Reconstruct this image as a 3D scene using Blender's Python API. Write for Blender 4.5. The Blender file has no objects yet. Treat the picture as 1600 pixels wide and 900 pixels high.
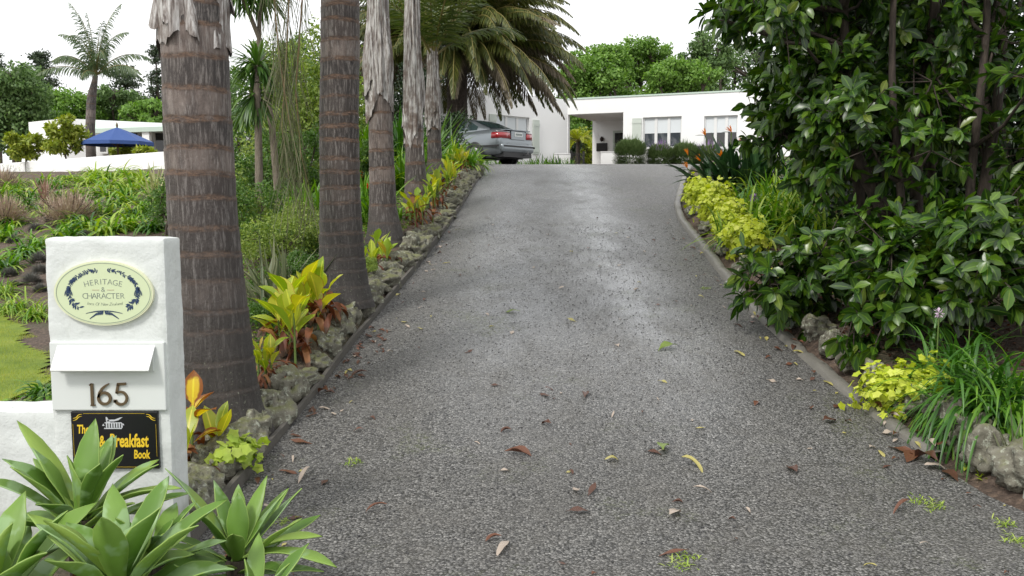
import bpy, math
import numpy as np
from mathutils import noise as mnoise, Vector
from mathutils.geometry import tessellate_polygon
R = math.radians
rs = np.random.RandomState
scene = bpy.context.scene
COL = scene.collection

# ------------------------------------------------------------------ camera, sky, sun, exposure
CAMZ, PITCH, F = 1.55, R(5.4), 1400.0
cam = bpy.data.cameras.new('camera')
cam.sensor_width = 36; cam.lens = 36 * F / 1600; cam.clip_start = 0.05; cam.clip_end = 3000
camo = bpy.data.objects.new('camera', cam); COL.objects.link(camo)
camo.location = (0, 0, CAMZ); camo.rotation_euler = (R(90) - PITCH, 0, 0)
scene.camera = camo

SUN_EL, SUN_AZ = R(48), R(-142)      # azimuth measured from +Y towards +X
w = bpy.data.worlds.new('World'); scene.world = w; w.use_nodes = True
nt = w.node_tree; nt.nodes.clear()
out = nt.nodes.new('ShaderNodeOutputWorld'); bg = nt.nodes.new('ShaderNodeBackground')
sky = nt.nodes.new('ShaderNodeTexSky'); sky.sky_type = 'NISHITA'; sky.sun_disc = False
sky.sun_elevation = SUN_EL; sky.sun_rotation = SUN_AZ; sky.dust_density = 4; sky.air_density = 1.2
tc = nt.nodes.new('ShaderNodeTexCoord'); mp = nt.nodes.new('ShaderNodeMapping'); mp.inputs['Scale'].default_value = (1, 1, 3)
nz = nt.nodes.new('ShaderNodeTexNoise'); nz.inputs['Scale'].default_value = 2.2; nz.inputs['Detail'].default_value = 6
cr = nt.nodes.new('ShaderNodeValToRGB')
cr.color_ramp.elements[0].position = 0.3; cr.color_ramp.elements[0].color = (0.80, 0.81, 0.83, 1)
cr.color_ramp.elements[1].position = 0.7; cr.color_ramp.elements[1].color = (1.0, 1.0, 1.0, 1)
sc_ = nt.nodes.new('ShaderNodeVectorMath'); sc_.operation = 'SCALE'; sc_.inputs['Scale'].default_value = 9.5
mx = nt.nodes.new('ShaderNodeMix'); mx.data_type = 'RGBA'; mx.inputs['Factor'].default_value = 0.92
L_ = nt.links.new
L_(tc.outputs['Generated'], mp.inputs['Vector']); L_(mp.outputs[0], nz.inputs['Vector']); L_(nz.outputs[0], cr.inputs[0])
L_(cr.outputs[0], sc_.inputs[0]); L_(sky.outputs[0], mx.inputs['A']); L_(sc_.outputs[0], mx.inputs['B'])
L_(mx.outputs['Result'], bg.inputs['Color']); bg.inputs['Strength'].default_value = 0.12
L_(bg.outputs[0], out.inputs['Surface'])
sl = bpy.data.lights.new('sun', 'SUN'); sl.energy = 1.8; sl.angle = R(11); sl.color = (1, 0.97, 0.92)
so = bpy.data.objects.new('sun', sl); COL.objects.link(so)
sd = Vector((math.sin(SUN_AZ) * math.cos(SUN_EL), math.cos(SUN_AZ) * math.cos(SUN_EL), math.sin(SUN_EL)))
so.rotation_euler = sd.to_track_quat('Z', 'Y').to_euler()
scene.view_settings.view_transform = 'Standard'; scene.view_settings.look = 'None'
scene.view_settings.exposure = 0.45; scene.view_settings.gamma = 1
scene.cycles.max_bounces = 8; scene.cycles.diffuse_bounces = 3; scene.cycles.glossy_bounces = 3
scene.cycles.transmission_bounces = 4; scene.cycles.transparent_max_bounces = 6

# ------------------------------------------------------------------ terrain profile and pixel helpers
_DY = np.array([-60, 0, 4, 5, 6.2, 9.2, 12.5, 15, 17, 18.5, 20, 22, 28, 38, 45, 60, 2000.])
_DZ = np.array([-.1, 0, .01, .08, .28, .80, 1.33, 1.80, 2.12, 2.30, 2.39, 2.49, 2.75, 3.15, 3.2, 3.3, 3.3])
_fy = np.linspace(-60, 100, 3201); _fz = np.interp(_fy, _DY, _DZ)
_k = np.hanning(25); _k /= _k.sum()
_fz = np.convolve(np.pad(_fz, 12, mode='edge'), _k, mode='valid')
def D(y): return np.interp(y, _fy, _fz)
def ray(px, py):
    x = (px - 800) / F; u = -(py - 450) / F
    d = np.array([x, math.cos(PITCH) + u * math.sin(PITCH), -math.sin(PITCH) + u * math.cos(PITCH)])
    return d / d[1]
def at(px, py, Y):
    """world point seen at a pixel of the 1600x900 photograph, at distance Y along the drive"""
    return np.array([0, 0, CAMZ]) + ray(px, py) * Y
def solve(px, py, H, y0=1.5, y1=60):
    r = ray(px, py); Y = np.linspace(y0, y1, 4000)
    z = CAMZ + r[2] * Y; h = H(r[0] * Y, Y)
    i = np.argmax(z < h)
    if not (z < h).any(): i = np.argmin(np.abs(z - h))
    return np.array([r[0] * Y[i], Y[i], h[i]])
_pl = [(230, 930), (300, 843), (350, 785), (410, 712), (500, 605), (560, 525), (640, 430), (700, 352), (735, 300), (755, 270)]
_pr = [(1640, 812), (1540, 768), (1470, 722), (1380, 660), (1300, 597), (1230, 535), (1180, 490), (1130, 430), (1085, 372), (1060, 340), (1054, 318), (1060, 295), (1066, 275)]
H0 = lambda x, y: D(y)
EL = np.array([solve(a, b, H0, 2) for a, b in _pl]); ER = np.array([solve(a, b, H0, 2) for a, b in _pr])
EL = EL[np.argsort(EL[:, 1])]; ER = ER[np.argsort(ER[:, 1])]
_ly = np.concatenate([[-30, 2.0], EL[:, 1], [18.5, 21, 24, 28, 34, 35.0]]); _lx = np.concatenate([[-30, -2.4], EL[:, 0], [-.55, -.9, -3.0, -7, -7, -7]])
_ry = np.concatenate([[-30, 2.0], ER[:, 1], [18.5, 21, 24, 28, 34, 35.0]]); _rx = np.concatenate([[30, 5.0], ER[:, 0], [3.6, 5.2, 9, 12, 12, 12]])
def XL(y): return np.interp(y, _ly, _lx)
def XR(y): return np.interp(y, _ry, _rx)
def sm(a, b, x):
    t = np.clip((x - a) / (b - a), 0, 1); return t * t * (3 - 2 * t)
def wallY(x): return 30 + np.clip(-11.7 - x, -4, 40) * .85
def H(x, y):
    x = np.asarray(x, float); y = np.asarray(y, float)
    d = D(y); L = 2.7 * np.clip((y - 11.6) / (wallY(x) - 11.6), 0, 1) ** .92
    L = L + .35 * sm(30, 45, y)
    sideL = 1 - sm(-4.2, -2.7, x)
    left = (d + .10 + .05 * np.sin(y * 1.3 + x)) * (1 - sideL) + L * sideL
    right = d + .10 + .10 * np.clip(x - XR(y), 0, 6) * .5 * sm(3, 7, y)
    wl = sm(.0, .22, XL(y) - x) * sm(2.6, 4.2, y); wr = sm(.12, .34, x - XR(y)) * sm(3, 4.4, y)
    h = (d - .06)
    h = h * (1 - wl) + left * wl
    h = h * (1 - wr) + right * wr
    bump = .02 * np.sin(x * 5.1 + y * 2.3) * np.sin(y * 4.3 - x * 1.7) * np.maximum(wl, wr)
    far = sm(34, 37, y)
    return h + bump * (1 - far)
def G(px, py): return solve(px, py, H, 2.2, 70)
def gz(x, y): return float(H(x, y))

# ------------------------------------------------------------------ mesh helpers
def tag(o, label=None, cat=None, group=None, kind=None):
    for k, v in (('label', label), ('category', cat), ('group', group), ('kind', kind)):
        if v: o[k] = v
    return o
class Geo:
    def __init__(s): s.V = []; s.Q = []; s.T = []; s.N = []; s.qm = []; s.tm = []; s.nm = []; s.A = {}; s.n = 0
    def add(s, V, Q=None, T=None, N=None, m=0, **attrs):
        V = np.asarray(V, float).reshape(-1, 3); s.V.append(V)
        if Q is not None and len(Q):
            Q = np.asarray(Q, int); s.Q.append(Q + s.n); s.qm.append(np.full(len(Q), m) if np.isscalar(m) else m)
        if T is not None and len(T):
            T = np.asarray(T, int); s.T.append(T + s.n); s.tm.append(np.full(len(T), m))
        for f in (N or []): s.N.append([i + s.n for i in f]); s.nm.append(m)
        for k, a in attrs.items(): s.A.setdefault(k, []).append((s.n, np.asarray(a, float).ravel()))
        s.n += len(V); return s
    def xf(s, fn):
        s.V = [fn(v) for v in s.V]; return s
    def obj(s, name, mats, parent=None, smooth=True, loc=None, bevel=0, seg=2, solid=0):
        if not isinstance(mats, (list, tuple)): mats = [mats]
        V = np.concatenate(s.V) if s.V else np.zeros((0, 3))
        me = bpy.data.meshes.new(name); me.vertices.add(len(V)); me.vertices.foreach_set('co', V.ravel().astype(np.float32))
        idx = []; tot = []; mi = []
        if s.Q: q = np.concatenate(s.Q); idx.append(q.ravel()); tot.append(np.full(len(q), 4)); mi.append(np.concatenate(s.qm))
        if s.T: q = np.concatenate(s.T); idx.append(q.ravel()); tot.append(np.full(len(q), 3)); mi.append(np.concatenate(s.tm))
        if s.N:
            idx.append(np.concatenate([np.array(f) for f in s.N])); tot.append(np.array([len(f) for f in s.N])); mi.append(np.array(s.nm))
        idx = np.concatenate(idx); tot = np.concatenate(tot); mi = np.concatenate(mi)
        me.loops.add(len(idx)); me.loops.foreach_set('vertex_index', idx.astype(np.int32))
        me.polygons.add(len(tot)); st = np.concatenate([[0], np.cumsum(tot)[:-1]])
        me.polygons.foreach_set('loop_start', st.astype(np.int32)); me.polygons.foreach_set('loop_total', tot.astype(np.int32))
        me.polygons.foreach_set('material_index', mi.astype(np.int32))
        me.polygons.foreach_set('use_smooth', np.full(len(tot), smooth))
        for m_ in mats: me.materials.append(m_)
        for k, lst in s.A.items():
            a = np.zeros(len(V), np.float32)
            for o_, arr in lst: a[o_:o_ + len(arr)] = arr
            at_ = me.attributes.new(k, 'FLOAT', 'POINT'); at_.data.foreach_set('value', a)
        me.update(calc_edges=True); me.validate(verbose=False)
        o = bpy.data.objects.new(name, me); COL.objects.link(o)
        if parent: o.parent = parent
        if loc is not None: o.location = loc
        if bevel:
            b = o.modifiers.new('edge', 'BEVEL'); b.width = bevel; b.segments = seg; b.limit_method = 'ANGLE'; b.angle_limit = R(35)
        if solid:
            b = o.modifiers.new('thick', 'SOLIDIFY'); b.thickness = solid; b.offset = 0
        return o
def empty(name, loc, rz=0, **kw):
    o = bpy.data.objects.new(name, None); COL.objects.link(o); o.location = [float(a) for a in loc]; o.rotation_euler = (0, 0, rz)
    o.empty_display_size = .2
    return tag(o, kw.get('label'), kw.get('cat'), kw.get('group'), kw.get('kind'))
def box(x0, x1, y0, y1, z0, z1):
    V = [(x, y, z) for z in (z0, z1) for y in (y0, y1) for x in (x0, x1)]
    Q = [(0, 2, 3, 1), (4, 5, 7, 6), (0, 1, 5, 4), (2, 6, 7, 3), (0, 4, 6, 2), (1, 3, 7, 5)]
    return np.array(V, float), np.array(Q)
def nrm(a): return a / np.maximum(np.linalg.norm(a, axis=-1, keepdims=True), 1e-9)
def tube(path, rad, n=8, cap=True):
    path = np.asarray(path, float); k = len(path); rad = np.broadcast_to(rad, k)
    tg = nrm(np.gradient(path, axis=0)); up = np.array([0, 0, 1.]) if abs(tg[0][2]) < .9 else np.array([1., 0, 0])
    V = []; s = nrm(np.cross(tg[0], up))
    for i in range(k):
        s = nrm(s - (s @ tg[i]) * tg[i]); b = np.cross(tg[i], s); a = np.linspace(0, 2 * np.pi, n, endpoint=False)
        V.append(path[i] + rad[i] * (np.cos(a)[:, None] * s + np.sin(a)[:, None] * b))
    V = np.concatenate(V); i = np.arange((k - 1) * n); r = i // n; c = i % n; c2 = (c + 1) % n
    Q = np.stack([r * n + c, r * n + c2, (r + 1) * n + c2, (r + 1) * n + c], 1)
    return V, Q, ([list(range(n))[::-1], list(range((k - 1) * n, k * n))] if cap else [])
PROF = {
 'strap': lambda t: np.clip(.55 + t * 3, 0, 1) * (1 - t ** 3.2) + .02,
 'agave': lambda t: np.interp(t, [0, .1, .35, .55, .75, .9, 1], [.55, .5, .82, 1, .78, .36, .0]),
 'broad': lambda t: np.interp(t, [0, .12, .25, .5, .7, .88, 1], [.06, .10, .62, 1, .86, .42, 0]),
 'canna': lambda t: np.interp(t, [0, .22, .35, .55, .75, .92, 1], [.08, .10, .6, 1, .86, .35, 0]),
 'lance': lambda t: np.sin(np.pi * np.clip(t * .93 + .05, 0, 1)) ** .8,
}
def blades(P, Dr, L, W, droop=0., seg=5, prof='strap', fold=.3, S=None, wave=0., rng=None):
    P = np.asarray(P, float); n = len(P); d = nrm(np.asarray(Dr, float))
    L = np.broadcast_to(np.asarray(L, float), n); W = np.broadcast_to(np.asarray(W, float), n); droop = np.broadcast_to(np.asarray(droop, float), n)
    if S is None:
        S = np.stack([-d[:, 1], d[:, 0], 0 * d[:, 0]], 1) + 1e-5
    S = nrm(S); f = np.cross(d, S)[:, 2] < 0; S = np.where(f[:, None], -S, S)
    t = np.linspace(0, 1, seg + 1); pr = PROF[prof](t); pos = P.copy(); V = np.zeros((n, seg + 1, 3, 3))
    ph = rng.uniform(0, 6, n) if rng is not None else np.zeros(n)
    for i in range(seg + 1):
        s = nrm(S - (S * d).sum(1, keepdims=True) * d); N_ = np.cross(d, s); wd = (W * pr[i] / 2)[:, None]
        wv = (wave * W * np.sin(ph + t[i] * 9))[:, None] * N_ * min(1, pr[i] * 2)
        V[:, i, 0] = pos - s * wd + N_ * fold * wd + wv; V[:, i, 1] = pos; V[:, i, 2] = pos + s * wd + N_ * fold * wd - wv
        d = nrm(d + np.stack([0 * droop, 0 * droop, -droop / seg], 1)); pos = pos + d * (L / seg)[:, None]
    b = (np.arange(n) * (seg + 1) * 3)[:, None, None] + (np.arange(seg) * 3)[None, :, None]
    q1 = b + np.array([0, 1, 4, 3])[None, None]; q2 = b + np.array([1, 2, 5, 4])[None, None]
    Q = np.concatenate([q1, q2], 1).reshape(-1, 4)
    u = np.tile(np.array([1, 0, 1.]), n * (seg + 1)); tt = np.tile(np.repeat(t, 3), n)
    return V.reshape(-1, 3), Q, u, tt
def dirs(az, el): return np.stack([np.cos(az) * np.cos(el), np.sin(az) * np.cos(el), np.sin(el)], -1)
def diamonds(P, rng, L, W, up=.3, Nb=None, fold=.0):
    """small pointed leaf faces; Nb biases their normals"""
    n = len(P); N_ = rng.normal(size=(n, 3)); N_ = nrm(N_)
    if Nb is not None: N_ = nrm(N_ * .8 + Nb)
    N_[:, 2] += up; N_ = nrm(N_); d = nrm(np.cross(N_, rng.normal(size=(n, 3)))); s = np.cross(N_, d)
    L = np.broadcast_to(L, n)[:, None] * rng.uniform(.65, 1.25, (n, 1)); W = np.broadcast_to(W, n)[:, None] * rng.uniform(.7, 1.2, (n, 1))
    V = np.stack([P, P + d * L * .42 + s * W / 2, P + d * L - N_ * L * .12, P + d * L * .42 - s * W / 2], 1)
    return V.reshape(-1, 3), np.arange(4 * n).reshape(n, 4)
def ball(rng, n, c, r, inner=.55, flat=None):
    v = nrm(rng.normal(size=(n, 3))); rad = rng.uniform(inner ** 3, 1, n) ** (1 / 3)
    return np.asarray(c) + v * rad[:, None] * np.asarray(r), v
def prism(poly, y0, y1):
    """polygon in x,z extruded along y"""
    n = len(poly); V = np.array([(p[0], y0, p[1]) for p in poly] + [(p[0], y1, p[1]) for p in poly], float)
    T = tessellate_polygon([[Vector((p[0], p[1], 0)) for p in poly]]); T = [tuple(t) for t in T]
    Tr = T + [(a + n, c + n, b + n) for a, b, c in T]
    Q = [(i, (i + 1) % n, (i + 1) % n + n, i + n) for i in range(n)]
    return V, Q, Tr
def stroke(pts, w, y0, y1):
    """flat ribbon of width w along a 2D path (x,z), extruded in y"""
    p = np.asarray(pts, float); w = np.broadcast_to(w, len(p)); tg = nrm(np.gradient(p, axis=0)); nn = np.stack([-tg[:, 1], tg[:, 0]], 1)
    a = p + nn * w[:, None] / 2; b = p - nn * w[:, None] / 2; k = len(p)
    V = np.concatenate([np.stack([q[:, 0], np.full(k, y), q[:, 1]], 1) for y in (y0, y1) for q in (a, b)])
    Q = []
    for i in range(k - 1):
        Q += [(i, i + 1, k + i + 1, k + i), (2 * k + i, 3 * k + i, 3 * k + i + 1, 2 * k + i + 1), (i, 2 * k + i, 2 * k + i + 1, i + 1), (k + i, k + i + 1, 3 * k + i + 1, 3 * k + i)]
    Q += [(0, k, 3 * k, 2 * k), (k - 1, 3 * k - 1, 4 * k - 1, 2 * k - 1)]
    return V, Q

# ------------------------------------------------------------------ materials
def newmat(name):
    m = bpy.data.materials.new(name); m.use_nodes = True; t = m.node_tree
    b = t.nodes['Principled BSDF']; return m, t, b
def nd(t, typ, **kw):
    n = t.nodes.new(typ)
    for k, v in kw.items():
        if k[0] == '_': setattr(n, k[1:], v)
        else:
            key = k.replace('__', ' ')
            if isinstance(v, bpy.types.NodeSocket): t.links.new(v, n.inputs[key])
            else: n.inputs[key].default_value = v
    return n
def ramp(t, fac, stops, interp='LINEAR'):
    n = t.nodes.new('ShaderNodeValToRGB'); e = n.color_ramp; e.interpolation = interp
    while len(e.elements) < len(stops): e.elements.new(.5)
    for el, (p, c) in zip(e.elements, stops): el.position = p; el.color = (*c, 1) if len(c) == 3 else c
    t.links.new(fac, n.inputs[0]); return n.outputs[0]
def mixc(t, f, a, b, mode='MIX'):
    n = t.nodes.new('ShaderNodeMix'); n.data_type = 'RGBA'; n.blend_type = mode
    for k, v in (('Factor', f), ('A', a), ('B', b)):
        if isinstance(v, bpy.types.NodeSocket): t.links.new(v, n.inputs[k] if k == 'Factor' else n.inputs[k])
        else: n.inputs[k].default_value = v if k == 'Factor' else (*v, 1)
    return n.outputs['Result']
def mth(t, op, a, b=0.0, clamp=False):
    n = t.nodes.new('ShaderNodeMath'); n.operation = op; n.use_clamp = clamp
    for i, v in enumerate((a, b)):
        if isinstance(v, bpy.types.NodeSocket): t.links.new(v, n.inputs[i])
        else: n.inputs[i].default_value = v
    return n.outputs[0]
def noise(t, scale, detail=4, rough=.55, vec=None, vscale=None, typ='ShaderNodeTexNoise', coord='Object', out=0, **kw):
    if vec is None: vec = t.nodes.new('ShaderNodeTexCoord').outputs[coord]
    if vscale:
        m = t.nodes.new('ShaderNodeMapping'); m.inputs['Scale'].default_value = vscale; t.links.new(vec, m.inputs['Vector']); vec = m.outputs[0]
    n = t.nodes.new(typ); n.inputs['Scale'].default_value = scale
    if typ == 'ShaderNodeTexNoise': n.inputs['Detail'].default_value = detail; n.inputs['Roughness'].default_value = rough
    for k, v in kw.items(): setattr(n, k, v)
    t.links.new(vec, n.inputs['Vector']); return n.outputs[out]
def bump(t, b, h, strength=.5, dist=.01, prev=None):
    n = t.nodes.new('ShaderNodeBump'); n.inputs['Distance'].default_value = dist
    if isinstance(strength, bpy.types.NodeSocket): t.links.new(strength, n.inputs['Strength'])
    else: n.inputs['Strength'].default_value = strength
    t.links.new(h, n.inputs['Height'])
    if prev is not None: t.links.new(prev, n.inputs['Normal'])
    t.links.new(n.outputs[0], b.inputs['Normal']); return n.outputs[0]
def leafmat(name, cols, rough=.4, trans=.25, edge=None, edge_lo=.75, tip=None, tip_lo=.8, vein=0, spots=None, spec=.5):
    m, t, b = newmat(name); g = t.nodes.new('ShaderNodeNewGeometry')
    k = len(cols); c = ramp(t, g.outputs['Random Per Island'], [(i / max(k - 1, 1), x) for i, x in enumerate(cols)])
    var = noise(t, 9, 2); c = mixc(t, mth(t, 'MULTIPLY', var, .45), c, tuple(.55 * a for a in cols[0]))
    if edge or vein:
        u = nd(t, 'ShaderNodeAttribute', _attribute_name='u').outputs['Fac']
    if vein: c = mixc(t, ramp(t, u, [(0, (vein,) * 3), (.16, (0, 0, 0))]), c, tuple(min(1, a * 1.9) for a in cols[-1]))
    if edge: c = mixc(t, ramp(t, u, [(edge_lo, (0, 0, 0)), (min(1, edge_lo + .18), (1, 1, 1))]), c, edge)
    if tip:
        tt = nd(t, 'ShaderNodeAttribute', _attribute_name='t').outputs['Fac']
        f = mth(t, 'ADD', tt, mth(t, 'MULTIPLY', mth(t, 'SUBTRACT', noise(t, 14, 3), .5), .5))
        c = mixc(t, ramp(t, f, [(tip_lo, (0, 0, 0)), (min(1, tip_lo + .1), (1, 1, 1))]), c, tip)
    if spots:
        s = noise(t, spots[1], 3); c = mixc(t, ramp(t, s, [(spots[2], (0, 0, 0)), (spots[2] + .06, (1, 1, 1))]), c, spots[0])
    t.links.new(c, b.inputs['Base Color']); b.inputs['Roughness'].default_value = rough; b.inputs['Specular IOR Level'].default_value = spec
    if trans:
        tr = t.nodes.new('ShaderNodeBsdfTranslucent'); hs = nd(t, 'ShaderNodeHueSaturation', Saturation=1.15, Value=1.5, Color=c); t.links.new(hs.outputs[0], tr.inputs['Color'])
        ms = t.nodes.new('ShaderNodeMixShader'); ms.inputs[0].default_value = trans
        t.links.new(b.outputs[0], ms.inputs[1]); t.links.new(tr.outputs[0], ms.inputs[2]); t.links.new(ms.outputs[0], t.nodes['Material Output'].inputs['Surface'])
    return m
def plain(name, col, rough=.5, metal=0, var=.15, scale=8, bmp=0, bscale=40, coat=0, spec=.5):
    m, t, b = newmat(name)
    c = mixc(t, mth(t, 'MULTIPLY', noise(t, scale, 5), var * 2), col, tuple(a * .55 for a in col))
    t.links.new(c, b.inputs['Base Color']); b.inputs['Roughness'].default_value = rough; b.inputs['Metallic'].default_value = metal
    b.inputs['Coat Weight'].default_value = coat; b.inputs['Specular IOR Level'].default_value = spec
    if bmp: bump(t, b, noise(t, bscale, 6), bmp, .01)
    return m

def m_asphalt():
    m, t, b = newmat('wet_chip_seal'); tc = t.nodes.new('ShaderNodeTexCoord').outputs['Object']
    v1 = nd(t, 'ShaderNodeTexVoronoi', Vector=tc, Scale=78.); v2 = nd(t, 'ShaderNodeTexVoronoi', Vector=tc, Scale=130.)
    sep = nd(t, 'ShaderNodeSeparateColor', Color=v1.outputs['Color']); sep2 = nd(t, 'ShaderNodeSeparateColor', Color=v2.outputs['Color'])
    cell = mth(t, 'ADD', mth(t, 'MULTIPLY', sep.outputs[0], .6), mth(t, 'MULTIPLY', sep2.outputs[0], .4))
    c = ramp(t, cell, [(0.15, (.045, .045, .046)), (.48, (.150, .147, .140)), (.74, (.23, .225, .213)), (.95, (.40, .39, .37))])
    c = mixc(t, ramp(t, v1.outputs['Distance'], [(.45, (0, 0, 0)), (.75, (1, 1, 1))]), c, (.034, .033, .030))
    big = noise(t, .55, 5, vec=tc); med = noise(t, 3.2, 6, vec=tc)
    c = mixc(t, mth(t, 'MULTIPLY', ramp(t, med, [(.4, (0, 0, 0)), (.75, (1, 1, 1))]), .45), c, (.12, .112, .098))
    c = mixc(t, mth(t, 'MULTIPLY', ramp(t, big, [(.45, (0, 0, 0)), (.7, (1, 1, 1))]), .3), c, (.08, .077, .072))
    sx = nd(t, 'ShaderNodeSeparateXYZ', Vector=tc)
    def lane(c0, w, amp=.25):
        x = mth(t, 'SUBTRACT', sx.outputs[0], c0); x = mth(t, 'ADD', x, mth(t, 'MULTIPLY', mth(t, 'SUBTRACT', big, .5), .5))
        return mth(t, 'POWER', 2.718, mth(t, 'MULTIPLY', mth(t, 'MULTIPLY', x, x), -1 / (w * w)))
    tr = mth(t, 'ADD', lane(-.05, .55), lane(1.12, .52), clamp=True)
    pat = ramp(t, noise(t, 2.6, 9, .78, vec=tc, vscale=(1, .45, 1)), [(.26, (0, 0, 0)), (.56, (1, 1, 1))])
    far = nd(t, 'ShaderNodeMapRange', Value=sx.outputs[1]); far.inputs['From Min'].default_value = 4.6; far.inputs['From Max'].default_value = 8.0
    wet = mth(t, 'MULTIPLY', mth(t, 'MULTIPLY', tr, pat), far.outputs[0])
    c = mixc(t, mth(t, 'MULTIPLY', wet, .6), c, mixc(t, cell, (.19, .195, .205), (.44, .45, .47)))  # pale worn tracks, with wet sky sheen painted into the base colour
    # moss and grit near the right hand edge
    mo = mth(t, 'MULTIPLY', ramp(t, noise(t, 1.3, 6, .7, vec=tc), [(.56, (0, 0, 0)), (.68, (1, 1, 1))]), ramp(t, noise(t, 40, 3, vec=tc), [(.45, (0, 0, 0)), (.6, (1, 1, 1))]))
    c = mixc(t, mth(t, 'MULTIPLY', mo, .5), c, (.10, .12, .035))
    t.links.new(c, b.inputs['Base Color'])
    rr = mth(t, 'SUBTRACT', mth(t, 'ADD', .36, mth(t, 'MULTIPLY', sep.outputs[1], .28)), mth(t, 'MULTIPLY', wet, .26)); t.links.new(rr, b.inputs['Roughness'])
    h = mth(t, 'ADD', mth(t, 'MULTIPLY', v1.outputs['Distance'], -1.0), mth(t, 'MULTIPLY', sep.outputs[2], .45)); h = mth(t, 'ADD', h, mth(t, 'MULTIPLY', v2.outputs['Distance'], -.35))
    st = mth(t, 'SUBTRACT', .85, mth(t, 'MULTIPLY', wet, .62))
    bump(t, b, h, st, .011); return m
def m_soil():
    m, t, b = newmat('garden_soil')
    a = noise(t, 14, 8, .7); c = ramp(t, a, [(.3, (.038, .026, .020)), (.55, (.095, .067, .050)), (.75, (.16, .118, .09))])
    v = nd(t, 'ShaderNodeTexVoronoi', Scale=38.); tcx = t.nodes.new('ShaderNodeTexCoord'); t.links.new(tcx.outputs['Object'], v.inputs['Vector'])
    sp = nd(t, 'ShaderNodeSeparateColor', Color=v.outputs['Color'])
    c = mixc(t, mth(t, 'MULTIPLY', ramp(t, sp.outputs[0], [(.7, (0, 0, 0)), (.85, (1, 1, 1))]), .5), c, (.20, .14, .10))
    g = ramp(t, noise(t, .9, 6), [(.52, (0, 0, 0)), (.66, (1, 1, 1))]); c = mixc(t, mth(t, 'MULTIPLY', g, .5), c, (.05, .07, .022))
    t.links.new(c, b.inputs['Base Color']); b.inputs['Roughness'].default_value = .9
    bump(t, b, mth(t, 'ADD', a, mth(t, 'MULTIPLY', v.outputs['Distance'], -.5)), .8, .03); return m
def m_plaster(name='white_plaster', col=(.66, .69, .67), dirt=.42, bd=.006, low=None):
    m, t, b = newmat(name); a = noise(t, 5, 8, .62); f = noise(t, 60, 6, .6)
    c = mixc(t, mth(t, 'MULTIPLY', ramp(t, a, [(.35, (0, 0, 0)), (.8, (1, 1, 1))]), dirt), col, tuple(x * .78 for x in col))
    st = noise(t, 7, 6, .7, vscale=(3, 3, .35)); c = mixc(t, mth(t, 'MULTIPLY', ramp(t, st, [(.56, (0, 0, 0)), (.75, (1, 1, 1))]), dirt * .8), c, (.42, .43, .38))
    if low:
        tc = t.nodes.new('ShaderNodeTexCoord'); s = nd(t, 'ShaderNodeSeparateXYZ', Vector=tc.outputs['Object'])
        f1 = mth(t, 'ADD', s.outputs[2], mth(t, 'MULTIPLY', mth(t, 'SUBTRACT', noise(t, 9, 6), .5), .5))
        c = mixc(t, ramp(t, f1, [(low * .3, (.55,) * 3), (low, (0, 0, 0))]), c, (.22, .24, .16))
    t.links.new(c, b.inputs['Base Color']); b.inputs['Roughness'].default_value = .62
    bump(t, b, mth(t, 'ADD', a, mth(t, 'MULTIPLY', f, .25)), .55, bd * 3); return m
def m_rock():
    m, t, b = newmat('lichened_lava_stone'); a = noise(t, 7, 9, .65); oi = t.nodes.new('ShaderNodeObjectInfo').outputs['Random']
    base = mixc(t, oi, (.070, .066, .046), (.16, .15, .115))
    c = mixc(t, ramp(t, a, [(.35, (0, 0, 0)), (.65, (1, 1, 1))]), base, (.22, .21, .165))
    l1 = ramp(t, noise(t, 26, 7, .7), [(.54, (0, 0, 0)), (.60, (1, 1, 1))]); c = mixc(t, mth(t, 'MULTIPLY', l1, .8), c, (.40, .42, .34))
    tc = t.nodes.new('ShaderNodeTexCoord'); ge = t.nodes.new('ShaderNodeNewGeometry'); s = nd(t, 'ShaderNodeSeparateXYZ', Vector=ge.outputs['Normal'])
    up = mth(t, 'MULTIPLY', ramp(t, s.outputs[2], [(.35, (0, 0, 0)), (.8, (1, 1, 1))]), ramp(t, noise(t, 6, 5, .6), [(.44, (0, 0, 0)), (.56, (1, 1, 1))]))
    c = mixc(t, mth(t, 'MULTIPLY', up, .7), c, (.15, .16, .05))
    pit = ramp(t, noise(t, 18, 5, .6), [(.30, (1, 1, 1)), (.42, (0, 0, 0))]); c = mixc(t, mth(t, 'MULTIPLY', pit, .6), c, (.04, .038, .03))
    t.links.new(c, b.inputs['Base Color']); b.inputs['Roughness'].default_value = .85
    bump(t, b, mth(t, 'SUBTRACT', mth(t, 'ADD', a, mth(t, 'MULTIPLY', noise(t, 45, 5), .3)), mth(t, 'MULTIPLY', pit, .35)), .9, .03); return m
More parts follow.
